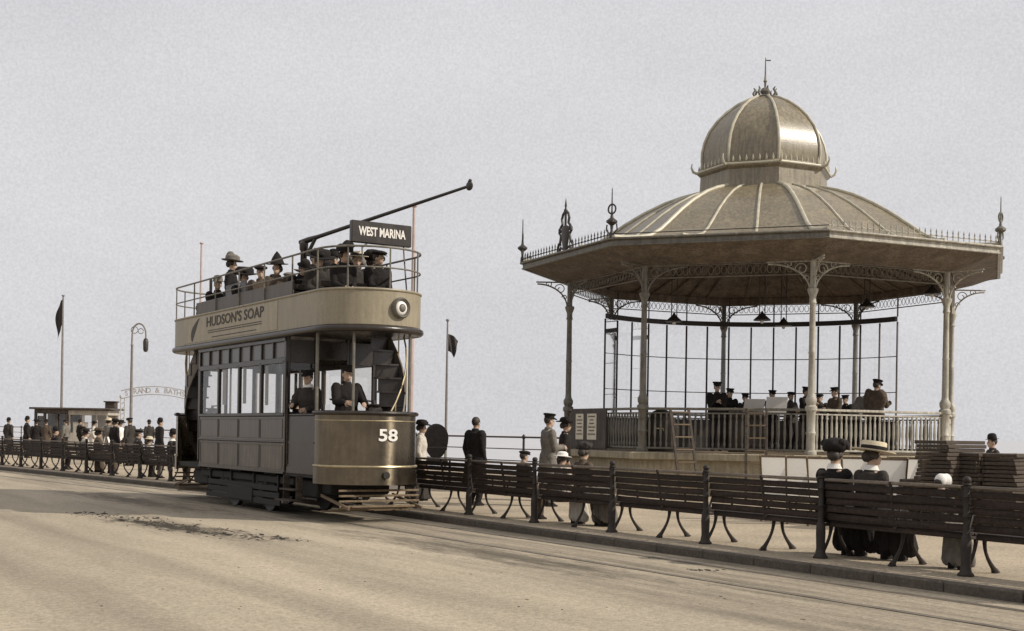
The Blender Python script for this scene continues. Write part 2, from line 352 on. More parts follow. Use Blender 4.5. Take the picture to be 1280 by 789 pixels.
# ------------------------------------------------------------------ people
def remesh(mb, vox, it=3):
    me = mb.mesh('tmp', 0); o = bpy.data.objects.new('tmp', me); C.objects.link(o)
    md = o.modifiers.new('r', 'REMESH'); md.mode = 'VOXEL'; md.voxel_size = vox
    sm = o.modifiers.new('s', 'SMOOTH'); sm.iterations = it; sm.factor = .5
    bpy.context.view_layer.update(); dg = bpy.context.evaluated_depsgraph_get()
    r = bpy.data.meshes.new_from_object(o.evaluated_get(dg)); bpy.data.objects.remove(o); bpy.data.meshes.remove(me)
    r.shade_smooth(); return r
def ik(a, b, l1, l2, pole):
    a = V(a); b = V(b); d = b - a; L = min(d.length, (l1 + l2) * .999); u = d.normalized()
    x = (l1 * l1 - l2 * l2 + L * L) / (2 * L); h = math.sqrt(max(l1 * l1 - x * x, 0)); p = V(pole); p = (p - u * p.dot(u)).normalized()
    return a + u * x + p * h, a + u * L
def hand(mb, w, fd, side, pn, curl=.5):
    """palm, four unequal bent fingers, thumb from the side of the palm near its base"""
    fd = V(fd).normalized(); pn = V(pn); pn = (pn - fd * pn.dot(fd)).normalized(); sd = fd.cross(pn) * side
    rm = Matrix((sd, fd, pn)).transposed()
    mb.ell(w + fd * .045, (.04, .055, .017), 10, 6, rm)
    for i, L in enumerate((.068, .078, .072, .055)):
        b = w + fd * .082 + sd * (-.03 + .02 * i) ; k = b + (fd * math.cos(curl * .6) + pn * math.sin(curl * .6)) * L * .5
        e = k + (fd * math.cos(curl * 1.9) + pn * math.sin(curl * 1.9)) * L * .5
        mb.tube([b, k, e], [.0088, .0082, .006], 6)
    b = w + fd * .03 - sd * .034; k = b + (fd * .7 - sd * .6 + pn * .2).normalized() * .035; e = k + (fd * .95 + sd * .1 + pn * .35).normalized() * .032
    mb.tube([b, k, e], [.012, .0098, .007], 6)
from mathutils import noise as mnoise
def folds(me, amp=.011, seed=0, vert=.45):
    off = V((seed * 3.7, seed * 1.3, seed * 2.1)); ns = [v.normal.copy() for v in me.vertices]
    for v, n_ in zip(me.vertices, ns):
        p = V((v.co.x * 9, v.co.y * 9, v.co.z * 9 * vert)) + off
        v.co += n_ * amp * (mnoise.noise(p) + .6 * (1 - abs(mnoise.noise(p * 2.1)) * 2))
SUITC = [0]
def person(label, loc, yaw, h=1.7, pose='stand', coat=None, lower=None, hat='bowler', hatm=None, dress=False, coat_len=None, hands=None,
           lean=0.0, head_yaw=0.0, head_pitch=0.0, seat=.43, group=None, vox=.015, collar=None, cat='person', hair=None, stride=.0, wide=1.0, hat_s=1.0):
    root = thing('person', label, cat, loc, yaw, group)
    k = h / 1.7; S = Matrix.Scale(k, 4)
    coat = coat or m_black; lower = lower or coat; hatm = hatm or m_black; hairm = hair or m_hair
    if pose == 'stand': P = V((0, 0, .915))
    else: P = V((0, 0, seat / k + .10))
    RL = rotx(-lean)
    def up(x, y, z): return P + RL @ V((x, y, z))
    sh = {1: up(.172, 0, .45), -1: up(-.172, 0, .45)}
    if pose == 'stand':
        ank = {1: V((.095, stride, .085)), -1: V((-.095, -stride, .085))}
        hip = {s: P + V((s * .09, 0, -.02)) for s in (1, -1)}
        kn = {s: ik(hip[s], ank[s], .43, .43, (0, 1, 0))[0] for s in (1, -1)}
    else:
        hip = {s: P + V((s * .09, 0, -.02)) for s in (1, -1)}
        kn = {s: V((s * .10, .43, seat / k + .07)) for s in (1, -1)}
        ank = {s: V((s * .095, .40 + stride * s, .085)) for s in (1, -1)}
    hands = hands or {}
    el = {}; wr = {}
    for s in (1, -1):
        if s in hands: tgt = V(hands[s])
        elif pose == 'stand': tgt = sh[s] + V((s * .06, .05, -.52))
        else: tgt = V((s * .09, .30, seat / k + .19))
        el[s], wr[s] = ik(sh[s], tgt, .285, .255, (s * .5, -1, -.3))
    HM = Matrix.Translation(up(0, .018, .662)) @ (RL @ rotz(head_yaw) @ rotx(-head_pitch)).to_4x4()
    # body: one continuous figure
    b = MB(S)
    tor = [(-.09, .14, .10), (0, .155, .115), (.14, .128, .095), (.30, .158, .115), (.41, .165, .10), (.475, .122, .08), (.525, .066, .06)]
    def tors(mb, g, lo=0, hi=9, wd=1.0):
        mb.loft([[up((w + g) * wd * math.cos(a), (dp + g) * math.sin(a), z) for a in [2 * PI * j / 14 for j in range(14)]] for z, w, dp in tor[lo:hi]])
    tors(b, 0)
    for s in (1, -1):
        b.cap(hip[s], .082, kn[s], .056); b.cap(kn[s], .056, ank[s], .038)
        b.cap(ank[s] + V((0, -.03, -.045)), .036, ank[s] + V((0, .13, -.055)), .028)
        b.cap(sh[s], .052, el[s], .040); b.cap(el[s], .040, wr[s], .027)
    b.cap(up(0, 0, .47), .056, up(0, .012, .60), .05)
    H = MB(S @ HM)
    H.ell((0, -.005, .02), (.074, .094, .098), 16, 12); H.ell((0, .022, -.05), (.054, .068, .068), 14, 10)
    H.ell((0, .094, -.018), (.012, .020, .024), 8, 6); H.ell((0, .086, -.062), (.024, .012, .012), 8, 5)
    for s in (1, -1):
        H.ell((s * .076, -.005, -.012), (.010, .020, .030), 8, 6)
    b.M = Matrix(); b.v += H.v; nb = len(b.v) - len(H.v); b.f += [tuple(i + nb for i in f) for f in H.f]
    me = remesh(b, vox * .9, 2)
    hb = MB(S)
    for s in (1, -1):
        fd = (wr[s] - el[s]).normalized(); hand(hb, wr[s] - fd * .01, fd + V((-s * .25, .1, 0)), s, V((-s, .2, -.4)))
    import bmesh
    bm = bmesh.new(); bm.from_mesh(me); hm = hb.mesh('h', 60); bm.from_mesh(hm); bm.to_mesh(me); bm.free(); bpy.data.meshes.remove(hm)
    me.materials.clear(); me.materials.append(m_skin); me.shade_smooth()
    body = link('body', me, root)
    e = MB(S @ HM)
    for s in (1, -1): e.ell((s * .03, .082, .004), (.012, .008, .006), 8, 5)
    e.build('eyes', m_eye, root)
    # jacket
    c = MB(S); g = .022
    tors(c, g, 0 if pose != 'stand' or not coat_len else 0, 6, wide)
    for s in (1, -1):
        c.cap(sh[s] + V((0, 0, -.005)), .072 * wide, el[s], .057); c.cap(el[s], .057, wr[s] - (wr[s] - el[s]) * .06, .043)
    c.loft([[up((.07 + q) * math.cos(a), (.065 + q) * math.sin(a), z) for a in [2 * PI * j / 12 for j in range(12)]] for z, q in ((.46, .05), (.50, .012), (.555, .002))])
    if pose == 'stand' and coat_len:
        zs = [.92, (.92 + coat_len) / 2, coat_len]; ws = [.185, .205, .235]
        c.loft([[V((w * wide * math.cos(a) * (1 + .04 * math.cos(7 * a) * i), w * .78 * math.sin(a) * (1 + .05 * math.cos(6 * a + 1) * i), z)) for a in [2 * PI * j / 28 for j in range(28)]] for i, (z, w) in enumerate(zip(zs, ws))])
    elif not dress:
        c.loft([[P + V((w * math.cos(a), w * .75 * math.sin(a), z)) for a in [2 * PI * j / 16 for j in range(16)]] for z, w in ((.05, .185), (-.10 if pose == 'stand' else -.06, .20))])
    me = remesh(c, vox, 2); SUITC[0] += 1; folds(me, .010, SUITC[0], .8); me.materials.clear(); me.materials.append(coat); link('coat', me, root)
    # lower half
    c = MB(S)
    if dress:
        if pose == 'stand':
            zs = [.99, .85, .45, .04]; ws = [.14, .185, .24, .33]
            c.loft([[V((w * math.cos(a) * (1 + .035 * math.cos(9 * a) * i), w * .82 * math.sin(a) * (1 + .04 * math.cos(8 * a + 1) * i) - .02 * i, z)) for a in [2 * PI * j / 40 for j in range(40)]] for i, (z, w) in enumerate(zip(zs, ws))])
        else:
            for x in (-.11, -.04, .04, .11):
                kq = V((x * 1.2, .42, seat / k + .08)); aq = V((x * 2.0, .44 + .03 * math.cos(x * 60), .14))
                c.cap(P + V((x * .9, .0, -.0)), .115, kq, .085); c.cap(kq, .085, aq, .10)
            c.cap(P + V((-.08, -.02, 0)), .13, P + V((.08, -.02, 0)), .13)
        me = remesh(c, vox, 2); folds(me, .016, SUITC[0], .2); me.materials.clear(); me.materials.append(lower); link('skirt', me, root)
    else:
        for s in (1, -1):
            c.cap(hip[s], .105, kn[s], .075); c.cap(kn[s], .075, ank[s] + V((0, 0, .03)), .06)
        c.cap(hip[1] + V((0, 0, .04)), .12, hip[-1] + V((0, 0, .04)), .12)
        me = remesh(c, vox, 2); folds(me, .010, SUITC[0], .7); me.materials.clear(); me.materials.append(lower); link('trousers', me, root)
    for s in (1, -1):
        c = MB(S); a = ank[s]
        c.loft([[a + V((w * math.cos(q) + 0, y0 + l * math.sin(q), z)) for q in [2 * PI * j / 12 for j in range(12)]] for z, w, l, y0 in ((-.083, .042, .125, .045), (-.055, .044, .125, .045), (-.02, .042, .085, .012), (.06, .046, .052, -.008))])
        c.build('boot', m_black, root)
    if collar:
        c = MB(S); c.loft([[up((.068 + q) * math.cos(a), (.066 + q) * math.sin(a), z) for a in [2 * PI * j / 14 for j in range(14)]] for z, q in ((.515, .03), (.56, .006), (.575, .004))]); c.build('collar', collar, root)
    # hair
    c = MB(S @ HM); c.ell((0, -.016, .03), (.081, .092, .096), 14, 10)
    if dress:
        c.ell((0, -.075, .01), (.075, .06, .07), 12, 8)
        for s in (1, -1): c.ell((s * .065, -.01, .02), (.03, .06, .05), 10, 7)
    c.build('hair', hairm, root)
    # hat
    HS = Matrix.Translation((0, 0, .075)) @ Matrix.Rotation(R(-5), 4, 'X') @ Matrix.Scale(hat_s, 4) @ Matrix.Translation((0, 0, -.075))
    c = MB(S @ HM @ HS)
    if hat == 'bowler':
        c.lathe([(.128, .068), (.134, .075), (.122, .072), (.094, .075), (.093, .11), (.085, .155), (.06, .185), (.02, .195)], 22)
    elif hat == 'cap':
        c.lathe([(.092, .06), (.094, .10), (.118, .125), (.122, .138), (.10, .15), (.02, .152)], 22)
        c.loft([[V((.085 * math.cos(a), .06 + .095 * math.sin(a), z + .012 - .03 * math.sin(a))) for a in [PI * j / 10 for j in range(11)]] for z in (.058, .066)])
    elif hat == 'flat':
        c.ell((0, .012, .10), (.118, .135, .042), 16, 8)
        c.loft([[V((.08 * math.cos(a), .07 + .085 * math.sin(a), z - .02 * math.sin(a))) for a in [PI * j / 10 for j in range(11)]] for z in (.07, .079)])
    elif hat == 'boater':
        c.lathe([(.185, .075), (.187, .083), (.105, .086), (.105, .15), (.10, .158), (.02, .16)], 26)
        MB2 = MB(S @ HM @ HS).lathe([(.1065, .088), (.1075, .09), (.1075, .118), (.1065, .12)], 26); MB2.build('hat_band', m_black if hatm != m_black else m_whitec, root)
    elif hat == 'wide':
        pts = [[V(((rr + .012 * math.sin(3 * a)) * math.cos(a), (rr + .012 * math.sin(3 * a)) * math.sin(a), z + .016 * math.cos(2 * a + .6) * (rr / .2))) for a in [2 * PI * j / 28 for j in range(28)]] for rr, z in ((.205, .085), (.21, .095), (.13, .10), (.128, .15), (.10, .185), (.03, .195))]
        c.loft(pts)
        for q in range(5): c.ell((.10 * math.cos(q * 1.3), .10 * math.sin(q * 1.3), .13), (.045, .045, .035), 8, 6)
    elif hat == 'plume':
        c.lathe([(.17, .08), (.175, .09), (.115, .095), (.112, .15), (.07, .18), (.02, .185)], 24)
        for q in range(7): c.ell((-.03 - .028 * q, -.03 - .014 * q, .17 + .035 * math.sin(q * .55)), (.045, .05, .045 - .003 * q), 8, 6)
    elif hat == 'pointed':
        c.lathe([(.17, .085), (.172, .092), (.11, .10), (.08, .18), (.035, .25), (.006, .285)], 20)
    elif hat == 'bonnet':
        c.ell((0, -.012, .035), (.102, .108, .112), 16, 10)
        c.loft([[V((rr * math.cos(a), .045 + y, .03 + rr * math.sin(a))) for a in [2 * PI * j / 24 for j in range(24)]] for rr, y in ((.10, -.03), (.122, .05), (.124, .058), (.10, -.01))])
    elif hat == 'straw':
        c.lathe([(.20, .06), (.205, .068), (.12, .085), (.112, .14), (.07, .17), (.02, .175)], 24)
    elif hat == 'toque':
        c.ell((0, -.01, .12), (.125, .13, .085), 16, 8)
        for q in range(8): c.ell((.10 * math.cos(q * .8), .10 * math.sin(q * .8), .12 + .03 * math.sin(q * 2.1)), (.05, .05, .045), 8, 6)
    if hat: 
        c.build('hat', hatm, root)
    return root

# ------------------------------------------------------------------ benches along the kerb
m_cap = m_bcast
def slat(b, L, y, z, hgt):
    """an old board: slightly bowed, twisted and unevenly worn"""
    sag = random.uniform(-.010, .004); tw = random.uniform(-.05, .05); dz = random.uniform(-.005, .005); rings = []
    for i in range(11):
        u = i / 10; x = -.05 - (L - .09) * u; a = R(-8) + tw * (u - .5); zz = z + dz + sag * math.sin(PI * u) + random.uniform(-.0012, .0012); h = hgt / 2 - random.uniform(.001, .004)
        rings.append([V((x, y + p[0] * math.cos(a) - p[1] * math.sin(a), zz + p[0] * math.sin(a) + p[1] * math.cos(a))) for p in ((-.014, -h + .005), (-.010, -h), (.010, -h), (.014, -h + .005), (.014, h - .005), (.010, h), (-.010, h), (-.014, h - .005))])
    b.loft(rings)
def make_bench(L):
    root = thing('slatted_bench', 'bench', 'bench')
    # origin: foot of the post at the near end; the bench runs to -x
    b = MB()
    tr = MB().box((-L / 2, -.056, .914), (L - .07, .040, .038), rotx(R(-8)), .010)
    for z, hgt, y in ((.838, .078, -.045), (.752, .080, -.035), (.666, .081, -.022), (.580, .081, -.008), (.492, .083, .004)):
        slat(b, L, y, z, hgt)
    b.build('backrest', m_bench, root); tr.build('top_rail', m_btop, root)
    b = MB()
    for q in range(5): b.box((-L / 2, .07 + q * .092, .425 - .012 * math.sin(q * .8)), (L - .09, .078, .03), None, .006)
    b.box((-L / 2, .03, .395), (L - .10, .03, .05), None, .006)
    b.build('seat', m_bench, root)
    p = MB(); p.lathe([(.085, 0), (.086, .02), (.062, .045), (.050, .12), (.056, .30), (.050, .40), (.035, .43), (.032, .60), (.042, .615), (.032, .63), (.030, .80), (.042, .815), (.030, .83), (.029, .925), (.046, .94), (.044, .955), (.022, .965)], 14, (0, -.075, 0))
    post = p.build('post', m_bcast, root)
    q = MB(); q.ell((0, -.075, .99), (.044, .044, .04), 12, 8); q.build('post_cap', m_cap, post)
    for x in (-.06, -L / 2):
        g = MB()
        def leg(p0, bow):
            pts = []
            for i in range(9):
                u = i / 8; w = p0[0] + (p0[1] - p0[0]) * u + bow * math.sin(PI * u)
                pts.append((x, w, .40 * (1 - u) + .015))
            g.tube(pts, [.03 - .012 * math.sin(PI * min(1, i / 8)) + (.008 if i == 8 else 0) for i in range(9)], 8)
            g.ell((x, p0[1], .014), (.04, .06, .016), 8, 5)
        leg((.16, -.02), .05); leg((.30, .48), -.07)
        g.box((x, .24, .385), (.035, .46, .035), None, .006)
        g.tube([(x, .02, .40), (x, -.03, .7), (x, -.07, .93)], .02, 6)
        g.tube([(x, .02, .42), (x, .10, .62), (x, .30, .66), (x, .42, .62), (x, .44, .42)], .016, 6)
        g.build('leg', m_bcast, root)
    return root
T0, PITCH = 8.65, 2.03
bench_labels = {
 -1: 'dark slatted bench cut off by the right edge of the photo', 0: 'slatted bench under the seated women in boater and round dark hat',
 1: 'empty slatted bench just left of the two seated women', 2: 'empty slatted bench in front of the leaning ladders and bandstand steps',
 3: 'slatted bench holding the two girls in white and flowered hats', 4: 'slatted bench on which one small child in dark cap sits',
 5: 'slatted bench ending right beside the curved tram dash'}
ordn = ['first', 'second', 'third', 'fourth', 'fifth', 'sixth', 'seventh', 'eighth', 'ninth', 'tenth', 'eleventh', 'twelfth', 'thirteenth']
posts = []
t = T0 - PITCH
for i in range(-1, 25): posts.append((i, T0 + PITCH * i))
protos = [make_bench(PITCH) for q_ in range(4)]; used = 0; left_no = 0
BENCH = {}
for i, t in posts:
    a = TS(t, bench_s(t)); b2 = TS(t + PITCH, bench_s(t + PITCH)); dd = a - b2
    if i in bench_labels: lab = bench_labels[i]
    elif t < 31.3: lab = 'slatted bench hidden behind the standing tram'
    else:
        lab = 'dark slatted bench, %s along the row beyond the rear of the tram' % ordn[min(left_no, 12)]; left_no += 1
    o = protos[used % 4] if used < 4 else copy_tree(protos[(used * 7 // 3) % 4]); used += 1
    o.location = a; o.rotation_euler = (0, 0, math.atan2(dd.y, dd.x)); o['label'] = lab; o['group'] = 'slatted benches in a row along the kerb'
    BENCH[i] = o; o['t'] = t
def on_bench(t, ds=.12): return TS(t, bench_s(t) + ds)
def bench_t(px):
    """street position of photo column px on the bench line"""
    lo, hi = 0.0, 70.0
    for _ in range(50):
        m = (lo + hi) / 2; p = TS(m, bench_s(m) + .2); q = 640 + F * p.x / p.y
        if q > 640 + (px - 640) * math.cos(ROLL) + math.sin(ROLL) * 150: lo = m
        else: hi = m
    return lo
SEA = math.atan2(N.y, N.x) - PI / 2          # yaw of somebody facing the sea
CAMW = SEA + PI
def sit_bench(label, px, **k):
    t = bench_t(px); return person(label, on_bench(t, .16), SEA + k.pop('dyaw', 0), pose='sit', seat=.44, **k)
sit_bench('seated woman in black coat and round black hat, left of the boater', 1044, h=1.66, coat=m_black, lower=m_black, hat='toque', hat_s=1.2, dress=True, vox=.012, head_yaw=.35, dyaw=.15, collar=m_whitec)
sit_bench('seated woman in wide straw boater and dark dress on the near bench', 1088, h=1.66, coat=m_char, lower=m_black, hat='boater', hatm=m_straw, hat_s=1.38, dress=True, vox=.012, head_yaw=-.45, lean=.06, collar=m_whitec)
sit_bench('small child in white bonnet and grey frock beside the stacked chairs', 1178, h=1.12, coat=m_grey, lower=m_grey, hat='bonnet', hatm=m_whitec, dress=True, vox=.011)
sit_bench('seated girl in broad white hat and pale frock', 703, h=1.25, coat=m_light, lower=m_light, hat='straw', hatm=m_whitec, dress=True, vox=.012)
sit_bench('seated girl whose dark hat carries flowers, beside the white hat', 730, h=1.5, coat=m_brown, lower=m_grey, hat='toque', hatm=m_char, dress=True, vox=.012, head_yaw=.3)
sit_bench('small boy in dark cap sitting alone on his bench', 655, h=1.28, coat=m_char, lower=m_brown, hat='flat', vox=.012)
sit_bench('person in white collar and black hat on bench by the tram rear', 215, h=1.68, coat=m_black, lower=m_black, hat='bowler', vox=.018, collar=m_whitec)
sit_bench('man in a dark round cap on the bench near the arch', 172, h=1.68, coat=m_char, lower=m_char, hat='flat', vox=.018)
sit_bench('man in bowler sitting on the bench before the kiosk dark end', 68, h=1.7, coat=m_black, lower=m_black, hat='bowler', vox=.02)
sit_bench('woman in wide brown hat sitting on the bench before the kiosk front', 122, h=1.66, coat=m_brown, lower=m_brown, hat='wide', hatm=m_brown, dress=True, vox=.02)
sit_bench('child in straw hat sitting on the bench below the arch', 186, h=1.3, coat=m_light, lower=m_grey, hat='straw', hatm=m_straw, vox=.02)
sit_bench('seated woman in pale blouse and feathered hat left of the notice board', 106, h=1.62, coat=m_light, lower=m_brown, hat='plume', dress=True, vox=.018)

# ------------------------------------------------------------------ people standing on the promenade
def stand(label, px, Y, yaw, **k): return person(label, (W(px, Y), Y, 0), yaw, **k)
stand('bareheaded person in long dark coat seen from behind, standing at benches', 592, 24.5, SEA + .25, h=1.70, coat=m_black, lower=m_black, hat=None, coat_len=.35, vox=.014, wide=1.25, head_yaw=.2)
stand('man in grey overcoat and flat dark cap beside the sea railing', 683, 24.6, -PI / 2 + .4, h=1.76, coat=m_grey, lower=m_grey, hat='cap', hatm=m_black, coat_len=.45, vox=.014, hands={1: (.10, .28, 1.10), -1: (-.10, .26, 1.12)})
stand('dark dressed woman in wide black hat by the notice board', 704, 26.5, -PI / 2, h=1.68, coat=m_black, lower=m_char, hat='wide', dress=True, vox=.015)
stand('woman in dark hat and white blouse half hidden by the tram dash', 524, 26, SEA - .6, h=1.58, coat=m_light, lower=m_char, hat='wide', dress=True, vox=.015)
stand('man in bowler hat and dark coat far down the promenade, left of the kiosk', 31, 55, SEA, h=1.74, coat=m_black, lower=m_char, coat_len=.5, hat='bowler', vox=.02)
stand('woman in pale hat and grey coat before the kiosk', 133, 50, SEA + .5, h=1.70, coat=m_grey, lower=m_brown, hat='straw', hatm=m_straw, dress=True, vox=.02)
stand('man in dark coat and flat cap near the lamp post', 160, 46, SEA + 2, h=1.72, coat=m_char, lower=m_char, hat='flat', coat_len=.6, vox=.02)
stand('stout person in long dark cloak under the arch', 197, 42, SEA, h=1.66, coat=m_black, lower=m_black, hat='bowler', coat_len=.2, vox=.02, wide=1.4)
stand('woman in white blouse and dark skirt standing by the arch post', 148, 52, SEA - 1, h=1.62, coat=m_whitec, lower=m_black, hat='wide', dress=True, vox=.02)
stand('person in brown coat walking before the kiosk dark end', 55, 62, SEA + 1, h=1.66, coat=m_brown, lower=m_brown, hat='bowler', coat_len=.6, vox=.02)
stand('person in black cape walking between the bowler man and brown coat', 43, 58, SEA + 1.2, h=1.64, coat=m_black, lower=m_black, hat='wide', dress=True, vox=.022)
stand('man in grey suit and cap before the dark end of the kiosk', 80, 66, SEA + 2.2, h=1.70, coat=m_grey, lower=m_char, hat='flat', vox=.022)
stand('woman in black with broad hat right of the sandwich board', 141, 47, SEA + .4, h=1.64, coat=m_black, lower=m_black, hat='wide', dress=True, vox=.022)
stand('man in charcoal coat passing under the middle of the arch', 184, 64, SEA + 1.6, h=1.72, coat=m_char, lower=m_char, hat='bowler', coat_len=.6, vox=.022)
stand('person in dark hat and coat at the extreme left edge of the photo', 8, 60, SEA + .6, h=1.70, coat=m_char, lower=m_black, hat='bowler', coat_len=.5, vox=.022)
stand('man in dark suit leaning at the kiosk window', 97, 70, SEA + .2, h=1.72, coat=m_black, lower=m_black, hat='bowler', vox=.02)
stand('woman in pale dress standing at the kiosk counter', 115, 70, SEA - .4, h=1.64, coat=m_light, lower=m_light, hat='wide', dress=True, vox=.02)
stand('man in dark hat peering over the stacked folding chairs', 1239, 22.5, SEA + 2.6, h=1.47, coat=m_char, lower=m_char, hat='bowler', vox=.014)

# ------------------------------------------------------------------ tram
tram = thing('tram', 'double deck open top tram numbered 58 with passengers and trolley pole', 'tram', TS(23.13, 9.32, -.1), TSROT)
DC, RX, RY = 3.67, .82, .86
def stad(off=0, n=14, rx=RX, ry=RY, dc=DC):
    p = []
    for i in range(n + 1):
        a = -PI / 2 + PI * i / n; p.append((dc + (rx + off) * math.cos(a), (ry + off) * math.sin(a)))
    for i in range(n + 1):
        a = PI / 2 + PI * i / n; p.append((-dc + (rx + off) * math.cos(a), (ry + off) * math.sin(a)))
    return p
def P3(poly, z): return [(x, y, z) for x, y in poly]
SX = 2.26
# upper deck
b = MB(); b.prism(stad(.03), 3.10, 3.20); b.build('upper_deck_floor', m_tdark, tram)
b = MB(); b.tube(P3(stad(.05, 20), 3.15), .06, 10, closed=True); b.build('canopy_rim', m_tdark, tram)
b = MB(); b.loopwall(stad(.05, 20), 3.215, 3.78, .035); b.tube(P3(stad(.05, 20), 3.785), .022, 8, closed=True); panel = b.build('upper_deck_panel', m_tcream, tram)
b = MB()
for s in (-1, 1): b.box((0.02, s * (RY + .0), 3.93), (2 * 2.55, .03, .25), None, .008)
b.build('side_board', m_tgrey, tram)
b = MB()
st = stad(.035, 20)
b.tube(P3(st, 4.47), .018, 8, closed=True); b.tube(P3(st, 4.14), .014, 8, closed=True)
for i in range(0, len(st)):
    if i % 5 == 0 or i in (0,): b.tube([(st[i][0], st[i][1], 3.78), (st[i][0], st[i][1], 4.47)], .014, 6)
for x in (-2.6, -1.3, 0, 1.3, 2.6):
    for s in (-1, 1): b.tube([(x, s * (RY + .035), 3.78), (x, s * (RY + .035), 4.47)], .015, 6)
b.build('deck_railing', m_irong, tram)
# garden seats on the top deck
for x in (-2.55, -1.7, -.85, 0.0, .85, 1.7, 2.55, 3.35):
    for s in (-1, 1):
        w = .66 if x < 3 else .52
        b = MB(); y = s * .46 if x < 3 else s * .33
        b.box((x, y, 3.60), (.40, w, .04), None, .008)
        for q in range(3): b.box((x - .22 - .02 * q, y, 3.72 + q * .13), (.025, w, .10), roty(R(-10)), .006)
        for yy in (-w * .42, w * .42):
            b.box((x + .14, y + yy, 3.40), (.03, .03, .40)); b.box((x - .18, y + yy, 3.40), (.03, .03, .40))
        b.build('deck_seat', m_woodd, tram)
# big end screen at the back of the top deck
b = MB(); b.box((-1.1, -.55, 4.05), (1.15, .03, .62), None, .01); b.box((-2.75, -.5, 4.2), (.04, .06, .8), None, .01); b.build('stair_screen', m_tdark, tram)
# saloon
b = MB()
for s in (-1, 1): b.box((0, s * .845, 1.0), (2 * SX, .03, .53), None, .008)
b.build('rocker_panel', m_trock, tram)
b = MB()
for s in (-1, 1): b.box((0, s * .85, 1.51), (2 * SX, .03, .44), None, .008)
b.build('waist_panel', m_twaist, tram)
b = MB()
for s in (-1, 1):
    b.box((0, s * .862, 1.285), (2 * SX + .02, .03, .035), None, .006)
    b.box((0, s * .865, 1.76), (2 * SX + .02, .05, .06), None, .01); b.box((0, s * .86, .745), (2 * SX, .03, .04), None, .006)
    for x in (-SX, -1.13, 0, 1.13, SX): b.box((x, s * .85, 2.24), (.085 if abs(x) < 2 else .13, .06, .92), None, .01)
    b.box((0, s * .85, 2.70), (2 * SX + .1, .06, .10), None, .008)
    for q in range(9): b.box((-SX + q * SX / 4, s * .85, 2.9), (.05, .05, .32), None, .006)
    b.box((0, s * .855, 3.06), (2 * SX + .1, .07, .07), None, .008)
body = b.build('saloon_side', m_tdark, tram)
b = MB()
for s in (-1, 1):
    for x in (-1.695, -.565, .565, 1.695):
        b = MB(); b.add([(x - .53, s * .845, 1.78), (x + .53, s * .845, 1.78), (x + .53, s * .845, 2.66), (x - .53, s * .845, 2.66)], [(0, 1, 2, 3)]); b.build('window_pane', m_glass, body, smooth=0)
b = MB()
for s in (-1, 1): b.box((0, s * .835, 2.9), (2 * SX - .1, .01, .30))
b.build('ventilator_light', mat('frosted_glass_dark', (.09, .085, .075), .25, 0, .3, 3), tram)
b = MB(); random.seed(11)
for s in (-1, 1):                                           # curtains gathered at the pillars
    for x in (-1.13, 0, 1.13):
        for e in (-1, 1):
            ww = random.uniform(.10, .2); pts = []
            for q in range(9): pts.append((x + e * (.06 + ww * q / 8), s * (.80 + .018 * math.sin(q * 2.4))))
            b.openwall(pts, 1.95 + random.uniform(-.08, .12), 2.64, .006)
b.build('curtain', m_light, tram)
b = MB(); b.box((0, 0, .82), (2 * SX, 1.68, .06)); b.box((0, -.62, 1.22), (2 * SX - .2, .42, .06)); b.box((0, .62, 1.22), (2 * SX - .2, .42, .06))
b.build('saloon_floor', m_tdark, tram)
for e in (1, -1):                                           # end bulkheads: posts, waist, open doorway
    b = MB(); 
    for y in (-.83, -.30, .30, .83): b.box((e * (SX + .035), y, 1.98), (.06, .09 if abs(y) > .5 else .06, 2.25), None, .008)
    for y in (-.565, .565): b.box((e * (SX + .035), y, 1.33), (.045, .46, .95), None, .006); b.box((e * (SX + .035), y, 2.86), (.045, .46, .4), None, .006)
    b.box((e * (SX + .035), 0, 2.9), (.05, .56, .32), None, .006)
    bk = b.build('bulkhead', m_tdark, tram)
    
    for y in (-.565, .565):
        g = MB(); xx = e * (SX + .035); g.add([(xx, y - .23, 1.81), (xx, y + .23, 1.81), (xx, y + .23, 2.66), (xx, y - .23, 2.66)], [(0, 1, 2, 3)]); g.build('bulkhead_pane', m_glass, bk, smooth=0)
